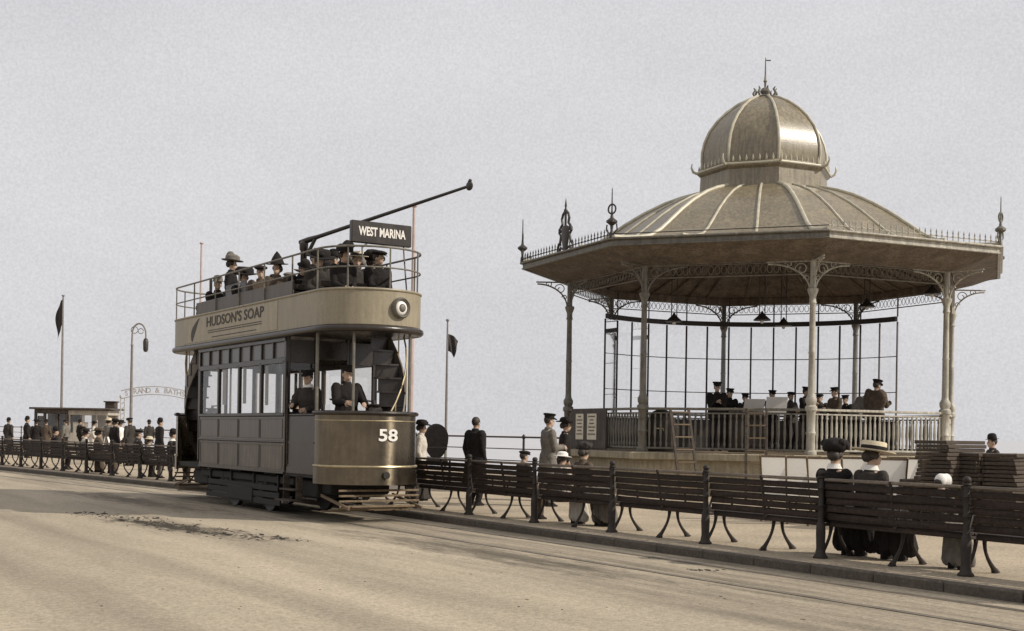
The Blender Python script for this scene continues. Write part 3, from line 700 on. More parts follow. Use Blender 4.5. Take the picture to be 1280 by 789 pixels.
# platforms
for e in (1, -1):
    M4 = Matrix.Rotation(0 if e > 0 else PI, 4, 'Z')
    def arc(off, a0, a1, n=26, rx=RX, ry=RY):
        return [(DC + (rx + off) * math.cos(R(a0 + (a1 - a0) * i / n)), (ry + off) * math.sin(R(a0 + (a1 - a0) * i / n))) for i in range(n + 1)]
    b = MB(M4); b.prism([(SX, -.84)] + arc(-.03, -90, 90, 16) + [(SX, .84)], .70, .78); b.build('platform', m_tunder, tram)
    b = MB(M4); b.openwall(arc(0, -98, 90), .90, 1.76, .03); dash = b.build('dash_panel', m_tdash, tram)
    b = MB(M4); b.openwall(arc(.02, -98, 90), .62, .90, .03); b.build('dash_apron', m_tdash, dash)
    b = MB(M4); b.tube(P3(arc(.015, -98, 90), .915), .022, 8); b.tube(P3(arc(.0, -98, 90), 1.66), .010, 6); b.build('dash_beading', m_brass, dash)
    b = MB(M4); b.tube(P3(arc(.0, -100, 90), 1.785), .038, 8, flat=1.3); b.build('dash_rail', m_tdark, dash)
    b = MB(M4); b.tube([(DC + RX + .02, -.02, .78), (DC + RX + .07, -.02, .78)], [.05, .06], 10); b.build('coupling_socket', m_tunder, dash)
    for a, rr in ((-97, .03), (-38, .024), (35, .024)):
        b = MB(M4); x, y = DC + (RX - .02) * math.cos(R(a)), (RY - .02) * math.sin(R(a)); b.tube([(x, y, 1.76), (x, y, 3.1)], rr, 8); b.build('canopy_post', m_irong, tram)
    # curved stair with stringer on the kerb side
    b = MB(M4); outer = []; inner = []
    for q in range(10):
        a = R(8 + q * 13); z = .98 + q * .235
        rr = .70; x0, y0 = DC - .02 + rr * math.cos(a), rr * .98 * math.sin(a); x1, y1 = DC - .02 + .2 * math.cos(a), .2 * math.sin(a)
        outer.append((x0, y0, z)); inner.append((x1, y1, z))
        c = V(((x0 + x1) / 2, (y0 + y1) / 2, z)); b.box(c, (.5, .19, .03), rotz(a)); b.box(c + rotz(a) @ V((.02, .085, .115)), (.46, .02, .21), rotz(a))
    stair = b.build('staircase', m_tdark, tram)
    b = MB(M4)
    rings = []
    for (x, y, z) in outer: rings.append([V((x, y, z - .30)), V((x, y, z + .20)), V((x * 1 + .0, y * .965, z + .20)), V((x, y * .965, z - .30))])
    b.loft(rings); b.build('stair_stringer', m_trock, stair)
    b = MB(M4); b.tube([(x, y, z + .75) for x, y, z in outer], .016, 6)
    for q in (1, 4, 7): b.tube([outer[q], V(outer[q]) + V((0, 0, .75))], .012, 6)
    b.build('stair_handrail', m_brass, stair)
    b = MB(M4); b.box((DC + .38, -.02, 1.35), (.22, .24, 1.1), None, .04); b.lathe([(.11, 1.9), (.12, 1.93), (.03, 1.95), (.02, 2.0)], 14, (DC + .38, -.02, 0)); b.tube([(DC + .38, -.02, 1.98), (DC + .26, -.16, 2.0)], .015, 6)
    b.build('controller', m_tdark, tram)
    b = MB(M4); b.box(((SX + .07 + DC - .12) / 2, -.83, 1.24), (DC - .12 - SX - .07, .03, .98), None, .006); b.tube([(SX + .05, -.83, 1.75), (DC - .1, -.83, 1.75)], .022, 8); b.box(((SX + DC) / 2, -.848, 1.28), (DC - SX - .3, .012, .03)); b.build('platform_gate', m_tdark, tram)
    b = MB(M4)                                               # side steps
    for z, yy in ((.48, -.88), (.30, -.96)): b.box((SX + .42, yy, z), (.62, .2, .03), None, .006)
    for xx in (.14, .70): b.box((SX + xx, -.86, .52), (.025, .12, .40), None, .004)
    b.tube([(SX + .12, -.85, .9), (SX + .12, -.87, 2.4)], .016, 8); b.build('boarding_step', m_woodd, tram)
    b = MB(M4)                                               # lifeguard tray and gate
    for q in range(5): b.box((DC + .40 + .16 * q - .3, 0, .17 + .025 * q), (.06, 1.62 - .12 * q, .022), None, .005)
    for q in range(4): b.box((DC + .62 - .012 * q, 0, .27 + .085 * q), (.022, 1.45, .035), None, .005)
    for y in (-.66, .66): b.box((DC + .3, y, .33), (1.1, .035, .05), roty(R(9)), .005)
    b.build('lifeguard', m_wood, tram)
lettering('58', .27, m_white, tram, (DC + RX + .012, .02, 1.42), (PI / 2, 0, PI / 2), .34, 'fleet_number', .006)
# advertisement on the near side panel, and the same on the sea side
for s in (-1, 1):
    b = MB(); b.box((-.6, s * (RY + .054), 3.495), (5.2, .008, .50)); ad = b.build('advertisement_board', m_tanpaint, tram)
    rot = (PI / 2, 0, 0) if s < 0 else (PI / 2, 0, PI); y = s * (RY + .061)
    lettering("HUDSON'S SOAP", .27, m_ink, ad, (s * -.0 - .2, y, 3.60), rot, 3.1, 'lettering', .004)
    b = MB()
    for z, w in ((3.435, 2.9), (3.395, 2.9), (3.30, 2.4)): b.box((-.2, y, z), (w, .005, .014))
    b.build('underline', m_ink, ad)
    b = MB()                                                   # curved flourish at the left of the board
    xc = -2.62 if s < 0 else 1.75
    pts = [(xc + (.42 * (q / 12) ** 2.2), y, 3.27 + .45 * q / 12) for q in range(13)]
    b.openwall([(0, 0), (1, 0)], 0, 0, 0) if 0 else b.loft([[V((x - w, y, z)), V((x + w, y, z)), V((x + w, y + .004, z)), V((x - w, y + .004, z))] for (x, _, z), w in zip(pts, [.03 + .105 * math.sin(PI * q / 12) for q in range(13)])])
    b.build('flourish', m_ink, ad)
# round lamp on the end panels
for e in (1, -1):
    M4 = Matrix.Rotation(0 if e > 0 else PI, 4, 'Z') @ Matrix.Translation((DC + (RX + .05) * math.cos(R(12)), (RY + .05) * math.sin(R(12)), 3.50)) @ Matrix.Rotation(R(12), 4, 'Z') @ Matrix.Rotation(PI / 2, 4, 'Y')
    b = MB(M4); b.lathe([(.02, -.01), (.17, -.01), (.175, .05), (.15, .085), (.135, .07), (.12, .03), (.02, .02)], 22); lamp = b.build('headlamp', m_irong, tram)
    b = MB(M4); b.ell((0, 0, .035), (.118, .118, .04), 16, 8); b.build('lamp_glass', m_white, lamp)
    b = MB(M4); b.ell((0, .0, .055), (.075, .075, .04), 14, 6); b.build('lamp_bulb', m_irong, lamp)
# destination box
b = MB(); b.box((4.0, .08, 4.76), (.10, 1.10, .36), None, .012); db = b.build('destination_box', m_tdark, tram)
lettering('WEST MARINA', .20, m_whitec, db, (4.055, .08, 4.765), (PI / 2, 0, PI / 2), .86, 'lettering', .006)
b = MB(); b.tube([(4.0, -.15, 4.6), (4.05, -.28, 4.5), (4.1, -.3, 4.3)], .014, 6); b.tube([(4.0, .5, 4.6), (4.15, .5, 3.8)], .014, 6); b.build('destination_bracket', m_iron, db)
# trolley mast and pole
b = MB(); b.lathe([(.13, 3.2), (.12, 3.3), (.075, 3.35), (.06, 4.8), (.08, 4.84), (.085, 4.95), (.04, 5.0)], 14, (.95, .0, 0)); mast = b.build('trolley_mast', m_tdark, tram)
tip = V((4.5, 1.47, 5.64)); base = V((.83, -.02, 4.98)); dv = tip - base
b = MB(); b.tube([base, base + dv * .05, base + dv * .12, base + dv], [.05, .055, .038, .025], 10); b.tube([(1.03, .03, 4.72), base + dv * .10], .035, 8); pole = b.build('trolley_pole', m_tdark, mast)
b = MB(); b.ell(tip, (.09, .05, .08), 10, 7); b.tube([tip - V((.06, 0, .0)), tip + V((.03, 0, .1))], .03, 8); b.build('trolley_head', m_iron, mast)
# running gear
b = MB(); b.box((0, 0, .60), (4.9, 1.5, .14), None, .02)
for s in (-1, 1):
    b.box((0, s * .66, .46), (2.9, .09, .16), None, .02)
    for x in (-.92, .92):
        b.box((x, s * .70, .40), (.24, .14, .26), None, .03)
        for q in (-.2, .2): b.lathe([(.06, .42), (.065, .5), (.06, .56), (.065, .62)], 10, (x + q, s * .70, 0))
    b.tube([(-1.6, s * .66, .35), (1.6, s * .66, .35)], .03, 6)
    b.box((0, s * .8, .30), (1.3, .05, .26), None, .01)
b.box((0, 0, .40), (.7, .9, .34), None, .05)
truck = b.build('truck_frame', m_tunder, tram)
for s in (-1, 1):
    b = MB()
    for q in range(3): b.box((0, s * .79, .20 + .125 * q), (3.9 - .1 * q, .025, .10), None, .005)
    for x in (-1.8, -.6, .6, 1.8): b.box((x, s * .77, .42), (.05, .03, .55), None, .005)
    b.build('side_guard', m_tunder, tram)
for e in (-1, 1):
    b = MB(); b.box((e * 2.75, 0, .50), (.9, 1.3, .30), None, .03); b.box((e * 3.3, 0, .52), (.5, 1.1, .2), None, .03); b.build('motor_casing', m_tunder, tram)
for s in (-1, 1):
    b = MB()
    for z0, z1, y in ((.80, 1.22, .864), (1.34, 1.68, .868)):
        for i in range(4):
            x0 = -SX + .08 + i * (2 * SX - .1) / 4; x1 = x0 + (2 * SX - .1) / 4 - .06
            for zz in (z0, z1): b.box(((x0 + x1) / 2, s * y, zz), (x1 - x0, .010, .014))
            for xx in (x0, x1): b.box((xx, s * y, (z0 + z1) / 2), (.014, .010, z1 - z0 - .016))
    b.build('panel_moulding', m_tgrey, tram)
for x in (-.92, .92):
    for s in (-1, 1):
        b = MB(Matrix.Translation((x, s * .535, .405)) @ Matrix.Rotation(PI / 2, 4, 'X')); b.lathe([(.10, -.05), (.30, -.03), (.36, -.05), (.40, -.05), (.40, .045), (.36, .045), (.30, .02), (.10, .05)], 26)
        b.build('wheel', m_iron, tram)
# people on the tram
def on_tram(label, x, y, z, dyaw=0, **k):
    p = TS(23.13 - x, 9.32 + y, -.1 + z); return person(label, p, TSROT - PI / 2 + dyaw, vox=k.pop('vox', .016), **k)
UP = 3.27
def seat_up(label, x, y, **k):
    k.setdefault('wide', 1.18); k.setdefault('hat_s', 1.35 if k.get('dress') else 1.08); k.setdefault('head_yaw', random.uniform(-.6, .6))
    return on_tram(label, x, y, UP, pose='sit', seat=.42, **k)
seat_up('top deck passenger in grey bowler at the rear of the tram', -2.45, -.46, coat=m_black, hat='bowler', hatm=m_grey)
on_tram('woman standing on the top deck in a tall pale feathered hat', -1.95, -.35, UP, 1.0, pose='stand', h=1.68, coat=m_black, lower=m_black, hat='plume', hatm=m_grey, hat_s=1.3, dress=True)
seat_up('top deck man in charcoal coat and bowler on the far side rear', -1.7, .46, h=1.74, coat=m_char, hat='bowler')
seat_up('top deck person in low grey cap on the far side behind the middle', -.85, .46, h=1.76, coat=m_char, hat='flat', hatm=m_grey)
seat_up('top deck woman in a wide brown hat across from the flat cap', .05, .46, h=1.72, coat=m_brown, hat='wide', hatm=m_brown, dress=True)
seat_up('top deck woman in broad black hat behind the standing woman', -1.05, -.42, coat=m_black, hat='wide', dress=True, dyaw=.1)
seat_up('top deck man in brown coat and flat cap, middle of near side', .02, -.48, coat=m_brown, hat='flat', head_yaw=-.4)
seat_up('top deck woman in a dark pointed hat with pale face', .80, -.46, coat=m_brown, hat='pointed', hat_s=1.2, dress=True, dyaw=-.15, head_yaw=-.7)
seat_up('top deck man leaning low in black coat below the trolley mast', 1.75, -.46, h=1.6, coat=m_black, hat='bowler', lean=.5)
seat_up('top deck woman in pale blouse and black hat right of the mast', 2.6, -.46, h=1.6, coat=m_char, hat='wide', dress=True, lean=.2)
seat_up('top deck woman in feathered black hat on the far side', .9, .46, coat=m_black, hat='plume', dress=True)
seat_up('top deck man in dark bowler on the far side, row behind front', 1.75, .46, h=1.74, coat=m_black, hat='bowler')
seat_up('top deck man in straw boater below the destination box', 2.6, .30, h=1.76, coat=m_char, hat='boater', hatm=m_straw)
seat_up('top deck woman in round black hat beside the destination box', 2.6, .62, h=1.72, coat=m_black, hat='toque', dress=True, dyaw=.5)
seat_up('foremost top deck passenger in dark flat cap in the curved end', 3.4, .33, h=1.66, coat=m_black, hat='flat')
seat_up('top deck woman in round grey hat squeezed next to the front bowler', 1.75, .70, h=1.72, coat=m_char, hat='toque', hatm=m_grey, dress=True)
seat_up('top deck woman in black plumed hat on the foremost near seat', 3.38, -.33, h=1.62, coat=m_black, hat='plume', dress=True, lean=.1)
seat_up('top deck man in black bowler beside the white bloused woman', 2.6, -.14, h=1.70, coat=m_black, hat='bowler')
seat_up('top deck man in low dark cap on the far side behind the plumed hat', .05, .72, h=1.70, coat=m_black, hat='flat')
seat_up('top deck woman in big brown hat near the middle of the far side', .9, .72, h=1.70, coat=m_brown, hat='wide', hatm=m_brown, dress=True)
on_tram('man in dark coat and bowler standing in the top deck gangway', 1.30, .05, UP, .3, h=1.46, coat=m_black, lower=m_black, hat='bowler', wide=1.2)
on_tram('tram driver in dark greatcoat and peaked cap on the front platform', 3.62, -.32, .78, -.1, h=1.78, coat=m_black, lower=m_black, hat='cap', coat_len=.4, wide=1.2, hands={1: (.16, .40, 1.12), -1: (-.20, .34, 1.10)}, vox=.014)
on_tram('conductor in charcoal uniform with white collar by the tram bulkhead', 2.62, -.58, .78, -.9, h=1.72, coat=m_char, lower=m_black, hat='cap', vox=.014, collar=m_whitec, hands={1: (.16, .30, 1.12), -1: (-.14, .30, 1.05)})
on_tram('saloon passenger in pale dress behind the nearest tram window', 1.5, .55, .85, PI, pose='sit', seat=.40, h=1.62, coat=m_light, lower=m_light, hat='wide', dress=True)
on_tram('saloon passenger in dark suit behind the rear tram windows', -.6, .55, .85, PI, pose='sit', seat=.40, coat=m_black, hat='bowler')

# ------------------------------------------------------------------ bandstand
bs = thing('bandstand', 'octagonal iron seaside bandstand with ribbed bell roof, dome and spike', 'bandstand', (BX, BY, 0), R(1.8))
def ov(r, k, z, off=0.0):
    a = R(45 * (k + off)); return V((r * math.sin(a), -r * math.cos(a), z))
def oct(r, z): return [ov(r, k, z) for k in range(8)]
b = MB(); b.loft([oct(5.42, 0), oct(5.42, .12), oct(5.32, .14), oct(5.32, .80), oct(5.50, .84), oct(5.50, .98), oct(5.45, 1.0)]); b.build('plinth', m_stone, bs, smooth=20)
b = MB(); b.loft([oct(5.35, .99), oct(5.35, 1.012)]); b.build('stage_floor', m_wood, bs)
for k in range(8):
    p = ov(BR, k, 0)
    lit = k in (0, 1, 2)  # sun-side columns take the paler iron, sunlight put into the colour
    b = MB(); b.lathe([(.14, 1.0), (.14, 1.08), (.105, 1.11), (.10, 1.45), (.12, 1.50), (.10, 1.55), (.105, 1.98), (.14, 2.02), (.14, 2.10), (.10, 2.14), (.125, 2.2), (.13, 2.28), (.085, 2.36), (.078, 2.45), (.074, 3.3), (.085, 3.33), (.074, 3.36), (.066, 4.42), (.09, 4.46), (.075, 4.50), (.075, 4.60), (.12, 4.72), (.125, 4.78), (.07, 4.8), (.07, 5.5)], 14, p)
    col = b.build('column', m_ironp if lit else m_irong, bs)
    b = MB()                                            # scroll brackets to both sides and outwards
    for tgt in (ov(BR, k + 1, 0), ov(BR, k - 1, 0), p * 1.3):
        u = (tgt - p); u.z = 0; u.normalize(); ln = .95 if tgt.length < BR * 1.2 else .8
        arcp = [p + u * (.07 + ln * (1 - math.cos(PI / 2 * q / 10))) + V((0, 0, 4.75 + .62 * math.sin(PI / 2 * q / 10))) for q in range(11)]
        b.tube(arcp, .022, 6)
        for (cx, cz, rr, tn) in ((.26, 5.24, .15, 1.6), (.55, 5.36, .085, 1.4), (.14, 5.02, .075, 1.4)):
            b.tube([p + u * (cx + rr * (1 - q / 26) * math.cos(q / 20 * 2 * PI * tn * .8)) + V((0, 0, cz + rr * (1 - q / 26) * math.sin(q / 20 * 2 * PI * tn * .8))) for q in range(20)], .013, 5)
        b.tube([p + u * .07 + V((0, 0, 5.42)), p + u * (ln + .1) + V((0, 0, 5.42))], .02, 6)
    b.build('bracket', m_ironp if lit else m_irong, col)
for k in range(8):                                       # beams, frieze, balustrade, soffit, fascia, cresting, roof per side
    a, c = ov(BR, k, 0), ov(BR, k + 1, 0); u = (c - a); ln = u.length; u.normalize(); mid = (a + c) / 2; rm = rotz(math.atan2(u.y, u.x))
    b = MB(); b.box(mid + V((0, 0, 5.52)), (ln, .14, .20), rm, .015); b.build('beam', m_soff, bs)
    b = MB(); b.tube([a + V((0, 0, 5.12)), c + V((0, 0, 5.12))], .016, 6)
    for q in range(26):
        pc = a + u * (ln * (q + .5) / 26) + V((0, 0, 5.27))
        b.tube([pc + u * .062 * math.cos(j * PI / 4) + V((0, 0, .10 * math.sin(j * PI / 4))) for j in range(8)], .009, 4, closed=True)
    b.tube([a + V((0, 0, 5.40)), c + V((0, 0, 5.40))], .014, 6); b.build('frieze', m_irong, bs)
    b = MB(); i0 = a + u * .13; i1 = c - u * .13
    b.box(mid + V((0, 0, 2.03)), (ln - .22, .10, .06), rm, .012); b.box(mid + V((0, 0, 1.93)), (ln - .22, .04, .035), rm, .006); b.box(mid + V((0, 0, 1.10)), (ln - .22, .06, .05), rm, .01)
    nb = 27
    for q in range(nb):
        pc = a + u * (.17 + (ln - .34) * q / (nb - 1))
        b.lathe([(.018, 1.12), (.03, 1.2), (.018, 1.28), (.034, 1.48), (.026, 1.72), (.016, 1.80), (.028, 1.86), (.018, 1.92)], 6, pc)
    b.build('balustrade', m_ironp if k in (0, 1) else m_irong, bs)  # paler iron paints the sunlight on the sun-side balustrades
    b = MB(); ring = [(6.38, 5.775), (6.0, 5.66), (5.7, 5.55), (BR + .1, 5.44)]
    for (r0, z0), (r1, z1) in zip(ring, ring[1:]): b.add([ov(r0, k, z0), ov(r0, k + 1, z0), ov(r1, k + 1, z1), ov(r1, k, z1)], [(0, 1, 2, 3)])
    inn = [(BR - .05, 5.62), (3.6, 6.15), (1.6, 6.8), (.05, 7.0)]
    for (r0, z0), (r1, z1) in zip(inn, inn[1:]): b.add([ov(r0, k, z0), ov(r0, k + 1, z0), ov(r1, k + 1, z1), ov(r1, k, z1)], [(0, 1, 2, 3)])
    for q in range(1, 6):
        o0 = ov(BR - .05, k, 5.60).lerp(ov(BR - .05, k + 1, 5.60), q / 6); o1 = ov(1.6, k, 6.77).lerp(ov(1.6, k + 1, 6.77), q / 6); b.tube([o0, o1], .03, 4)
    b.build('soffit', m_soff, bs, smooth=20)
    e0, e1 = ov(6.38, k, 0), ov(6.38, k + 1, 0); eu = (e1 - e0).normalized(); em = (e0 + e1) / 2; el_ = (e1 - e0).length; out = V((em.x, em.y, 0)).normalized()
    b = MB(); b.box(em + V((0, 0, 5.83)), (el_ + .02, .06, .12), rm, .01); b.box(em + out * .04 + V((0, 0, 5.91)), (el_ + .07, .14, .05), rm, .018); b.box(em + out * .02 + V((0, 0, 5.762)), (el_ + .03, .08, .03), rm, .008)
    fas = b.build('eave_fascia', m_ironp if k in (0, 1) else m_irong, bs)  # sunlit fascia sides coloured paler than the shaded ones
    b = MB(); ncr = 30 if k != 7 else 0
    for q in range(ncr):
        pc = e0.lerp(e1, (q + .5) / ncr) + V((0, 0, 5.935)); b.lathe([(.018, 0), (.010, .03), (.010, .08), (.028, .11), (.010, .14), (.020, .18), (.002, .26)], 5, pc)
    b.tube([e0 + V((0, 0, 6.03)), e1 + V((0, 0, 6.03))], .012, 5)
    b.build('cresting', m_ironp if k in (0, 1) else m_iron, fas)  # cresting paler on the sunlit sides, light put into its colour
    prof = [(6.40, 5.95), (5.9, 5.99), (5.4, 6.06), (4.95, 6.15), (4.55, 6.35), (4.15, 6.63), (3.7, 6.95), (3.2, 7.26), (2.65, 7.54), (2.2, 7.71), (1.70, 7.85)]
    b = MB()
    for (r0, z0), (r1, z1) in zip(prof, prof[1:]): b.add([ov(r0, k, z0), ov(r0, k + 1, z0), ov(r1, k + 1, z1), ov(r1, k, z1)], [(0, 1, 2, 3)])
    rf = b.build('roof_panel', m_roof, bs, smooth=30)
    b = MB(); b.tube([ov(r, k, z + .02) for r, z in prof], .050, 8)
    b.build('corner_rib', m_rib, rf)
    b = MB()
    for fr in (1 / 3, 2 / 3):
        pts = []
        for r, z in prof[:]:
            pts.append(ov(r, k, z + .012).lerp(ov(r, k + 1, z + .012), fr))
        b.tube(pts, .034, 6)
    b.build('roof_rib', m_rib, rf)
    b = MB(); p = ov(6.42, k, 0); b.lathe([(.06, 5.9), (.05, 6.05), (.03, 6.10), (.04, 6.22), (.13, 6.29), (.13, 6.33), (.04, 6.40), (.025, 6.5), (.018, 6.6), (.012, 7.05), (.002, 7.1)], 8, p)
    cr = p.normalized().cross(V((0, 0, 1))); 
    b.tube([p + cr * .11 * math.cos(j * PI / 6) + V((0, 0, 6.60 + .11 * math.sin(j * PI / 6))) for j in range(12)], .022, 5, closed=True)
    for s in (-1, 1): b.tube([p + cr * s * .03 + V((0, 0, 6.0)), p + cr * s * .16 + V((0, 0, 6.12)), p + cr * s * .14 + V((0, 0, 6.25))], .018, 5)
    if k != 0: b.build('corner_finial', m_iron if k > 1 else m_irong, bs)  # sun-side finial coloured lighter to look lit
# shield ornament in the middle of the west eave
em = ov(6.38, -1.5 + .0, 0, 0); em = (ov(6.38, 6, 0) + ov(6.38, 7, 0)) / 2; eu = (ov(6.38, 7, 0) - ov(6.38, 6, 0)).normalized()
b = MB(); q8 = rotz(math.atan2(eu.y, eu.x))
b.loft([[em + eu * (w * math.cos(a)) + V((0, 0, z)) + em.normalized() * (.05 * math.sin(a)) for a in [2 * PI * j / 12 for j in range(12)]] for z, w in ((5.93, .10), (6.05, .12), (6.2, .17), (6.36, .20), (6.5, .19), (6.56, .10))])
for s in (-1, 1):
    b.tube([em + eu * s * x + V((0, 0, z)) for x, z in ((.42, 5.94), (.40, 6.08), (.28, 6.18), (.24, 6.34), (.34, 6.42), (.26, 6.55), (.16, 6.62), (.20, 6.75), (.14, 6.86), (.03, 6.92))], .035, 6)
    b.tube([em + eu * s * x + V((0, 0, z)) for x, z in ((.12, 6.0), (.26, 6.04), (.30, 5.96))], .03, 6); b.ell(em + eu * s * .27 + V((0, 0, 6.48)), (.06, .06, .07), 8, 6)
b.lathe([(.04, 6.88), (.05, 6.95), (.02, 7.0), (.03, 7.06), (.004, 7.25)], 8, em); b.tube([em + V((0, 0, 6.5)), em + V((0, 0, 6.95))], .03, 6)
b.build('shield_ornament', m_iron, bs)
# drum, dome, finial
b = MB(); b.loft([oct(1.76, 7.78), oct(1.72, 7.86), oct(1.70, 8.28), oct(1.78, 8.34), oct(1.80, 8.42), oct(1.73, 8.47), oct(1.66, 8.50)]); drum = b.build('drum', m_roof, bs, smooth=20)
b = MB(); b.tube(oct(1.80, 8.40), .034, 8, closed=True)
for k in range(8):
    p = ov(1.80, k, 8.38); n_ = V((p.x, p.y, 0)).normalized(); b.tube([p, p + n_ * .10 + V((0, 0, .05)), p + n_ * .15 + V((0, 0, .16)), p + n_ * .13 + V((0, 0, .27))], [.035, .035, .026, .012], 6)
    for q in range(1, 8): b.lathe([(.02, 0), (.03, .06), (.004, .16)], 5, ov(1.78, k, 8.46).lerp(ov(1.78, k + 1, 8.46), q / 8))
b.build('drum_cresting', m_rib, drum)
dprof = [(q_, 8.46 + (z_ - 8.62) * 2.01 / 1.85) for q_, z_ in [(1.64, 8.62), (1.665, 8.85), (1.66, 9.05), (1.60, 9.3), (1.48, 9.56), (1.28, 9.82), (1.02, 10.06), (.72, 10.26), (.42, 10.40), (.18, 10.47)]]
b = MB(); b.loft([oct(r, z) for r, z in dprof]); dome = b.build('dome', m_roof, bs, smooth=28)
b = MB()
for k in range(8): b.tube([ov(r + .01, k, z + .01) for r, z in dprof], .036, 7)
b.build('dome_rib', m_rib, dome)
b = MB(); b.lathe([(.30, 10.40), (.32, 10.46), (.2, 10.5), (.10, 10.54), (.14, 10.62), (.10, 10.70), (.03, 10.74), (.03, 10.86), (.055, 10.90), (.03, 10.95), (.022, 11.1), (.015, 11.5), (.003, 11.55)], 10)
for k in range(8):
    p = ov(.26, k, 10.46); n_ = V((p.x, p.y, 0)).normalized(); b.tube([p, p + n_ * .06 + V((0, 0, .1)), p + n_ * .0 + V((0, 0, .2)), p + n_ * .05 + V((0, 0, .25))], [.03, .035, .03, .015], 6)
b.build('finial', m_irong, bs)
b = MB()
b.box((.07, 0, 11.46), (.14, .01, .03)); b.build('weather_vane', m_iron, bs)
# glazed wind screen on the sea side
ws = MB(); NS = 16; RS = 4.72
def wsp(i, z, r=RS): a = R(180 - 66 + 122 * i / (NS - 1)); return V((r * math.sin(a), -r * math.cos(a), z))
sub = 3
arcp = [wsp(i / sub, 4.78) for i in range((NS - 1) * sub + 1)]
ws.openwall([(p.x, p.y) for p in arcp], 4.73, 4.87, .08); ws.openwall([(p.x, p.y) for p in arcp], 1.012, 1.9, .04)
screen = ws.build('wind_screen', m_iron, bs)
for i in range(NS):
    b = MB(); p = wsp(i, 0); b.box(p + V((0, 0, 3.30)), (.042, .05, 2.84), rotz(math.atan2(p.y, p.x)), .008)
    if i % 2 == 0: b.box(p + V((0, 0, 5.2)), (.035, .035, .66))
    b.build('mullion', m_pole if i < 2 else m_iron, screen)
b = MB()
for z in (2.72, 3.74): b.tube([wsp(i / sub, z) for i in range((NS - 1) * sub + 1)], .014, 5)
b.build('glazing_bar', m_irong, screen)
b = MB()
for i in range(NS - 1):
    q = [wsp(i + .01, 1.9), wsp(i + .99, 1.9), wsp(i + .99, 4.72), wsp(i + .01, 4.72)]; b.add(q, [(0, 1, 2, 3)])
b.build('screen_pane', m_screen, screen, smooth=0)
# lamps hung from the roof of the bandstand
for j, (px, Y, zb, lab) in enumerate(((838, 33.4, 4.36, 'shaded lamp hanging on twin rods at the left of the stage'), (948, 32.6, 4.36, 'shaded lamp hanging over the middle of the stage'), (975, 34.6, 4.40, 'shaded lamp just right of the middle one, hung deeper in'), (1079, 34.6, 4.95, 'short shaded lamp hanging right of the near column'), (1160, 31.6, 4.98, 'lamp with wide dark shade beside the right hand columns'))):
    l = thing('pendant_lamp', lab, 'lamp', (W(px, Y), Y, zb), 0, 'lamps hanging inside the bandstand')
    b = MB(); top = 6.0 - zb
    for s in (-1, 1): b.tube([(s * .07, 0, .15), (s * .07, 0, top)], .014, 5)
    b.build('hanging_rod', m_iron, l)
    b = MB(); b.lathe([(.22, .0), (.22, .02), (.10, .13), (.05, .18), (.02, .24)], 16); b.build('lamp_shade', m_iron, l)
    b = MB(); b.ell((0, 0, -.02), (.05, .05, .06), 10, 7); b.build('mantle', m_white, l)

# bandsmen and their stands
FZ = 1.012
def band(label, px, Y, yaw, **k): return person(label, (W(px, Y), Y, FZ), yaw, **k)
band('standing bandsman in tall black cap with both elbows spread', 893, 33.4, PI, h=1.78, coat=m_black, lower=m_black, hat='cap', hands={1: (.05, .26, 1.22), -1: (-.05, .30, 1.20)}, wide=1.35)
band('bandsman standing lower beside him in a square dark cap', 909, 34.6, PI + .3, h=1.66, coat=m_black, lower=m_black, hat='cap', wide=1.2, hands={1: (.06, .30, 1.15), -1: (-.05, .30, 1.15)})
band('bandsman playing behind the white music sheets', 962, 35.4, PI + .2, h=1.66, coat=m_black, lower=m_black, hat='cap', hands={1: (.06, .34, 1.2), -1: (-.06, .36, 1.15)})
band('bandsman in flat cap blowing between sheets and near column', 985, 35.0, PI + .5, h=1.62, coat=m_char, lower=m_black, hat='flat', hands={1: (.1, .34, 1.15), -1: (-.06, .36, 1.15)})
band('bandsman half hidden behind the near column', 1004, 34.2, PI + .8, h=1.72, coat=m_black, lower=m_black, hat='cap', wide=1.2, hands={1: (.06, .30, 1.25), -1: (-.05, .30, 1.25)})
band('bandsman in brown tunic and cap, right of the near column', 1041, 32.6, PI - 1.2, h=1.66, coat=m_brown, lower=m_black, hat='cap', wide=1.25, hands={1: (.06, .30, 1.15), -1: (-.05, .30, 1.15)})
band('broad bandmaster in brown tunic and peaked cap at the balustrade', 1089, 31.0, -1.1, h=1.80, coat=m_brown, lower=m_black, hat='cap', wide=1.9, lean=.12, hands={1: (.10, .40, 1.2), -1: (-.2, .36, 1.15)})
band('stooping bareheaded bandsman in grey tunic behind the bandmaster', 1066, 31.8, -1.3, h=1.74, coat=m_grey, lower=m_black, hat=None, wide=1.6, lean=.55, hands={1: (.10, .50, 1.0), -1: (-.1, .5, 1.0)})
band('bandsman in black cap between the pair at left and the sheets', 928, 34.4, PI + .5, h=1.52, coat=m_black, lower=m_black, hat='cap', wide=1.25, hands={1: (.06, .30, 1.15), -1: (-.05, .30, 1.15)})
band('bandsman in charcoal coat just right of the near column', 1022, 34.0, PI - .4, h=1.54, coat=m_char, lower=m_black, hat='flat', wide=1.3, hands={1: (.06, .30, 1.15), -1: (-.05, .30, 1.15)})
band('low black capped bandsman between brown tunic and bandmaster', 1054, 33.6, PI - .8, h=1.50, coat=m_black, lower=m_black, hat='cap', wide=1.3, hands={1: (.06, .30, 1.15), -1: (-.05, .30, 1.15)})
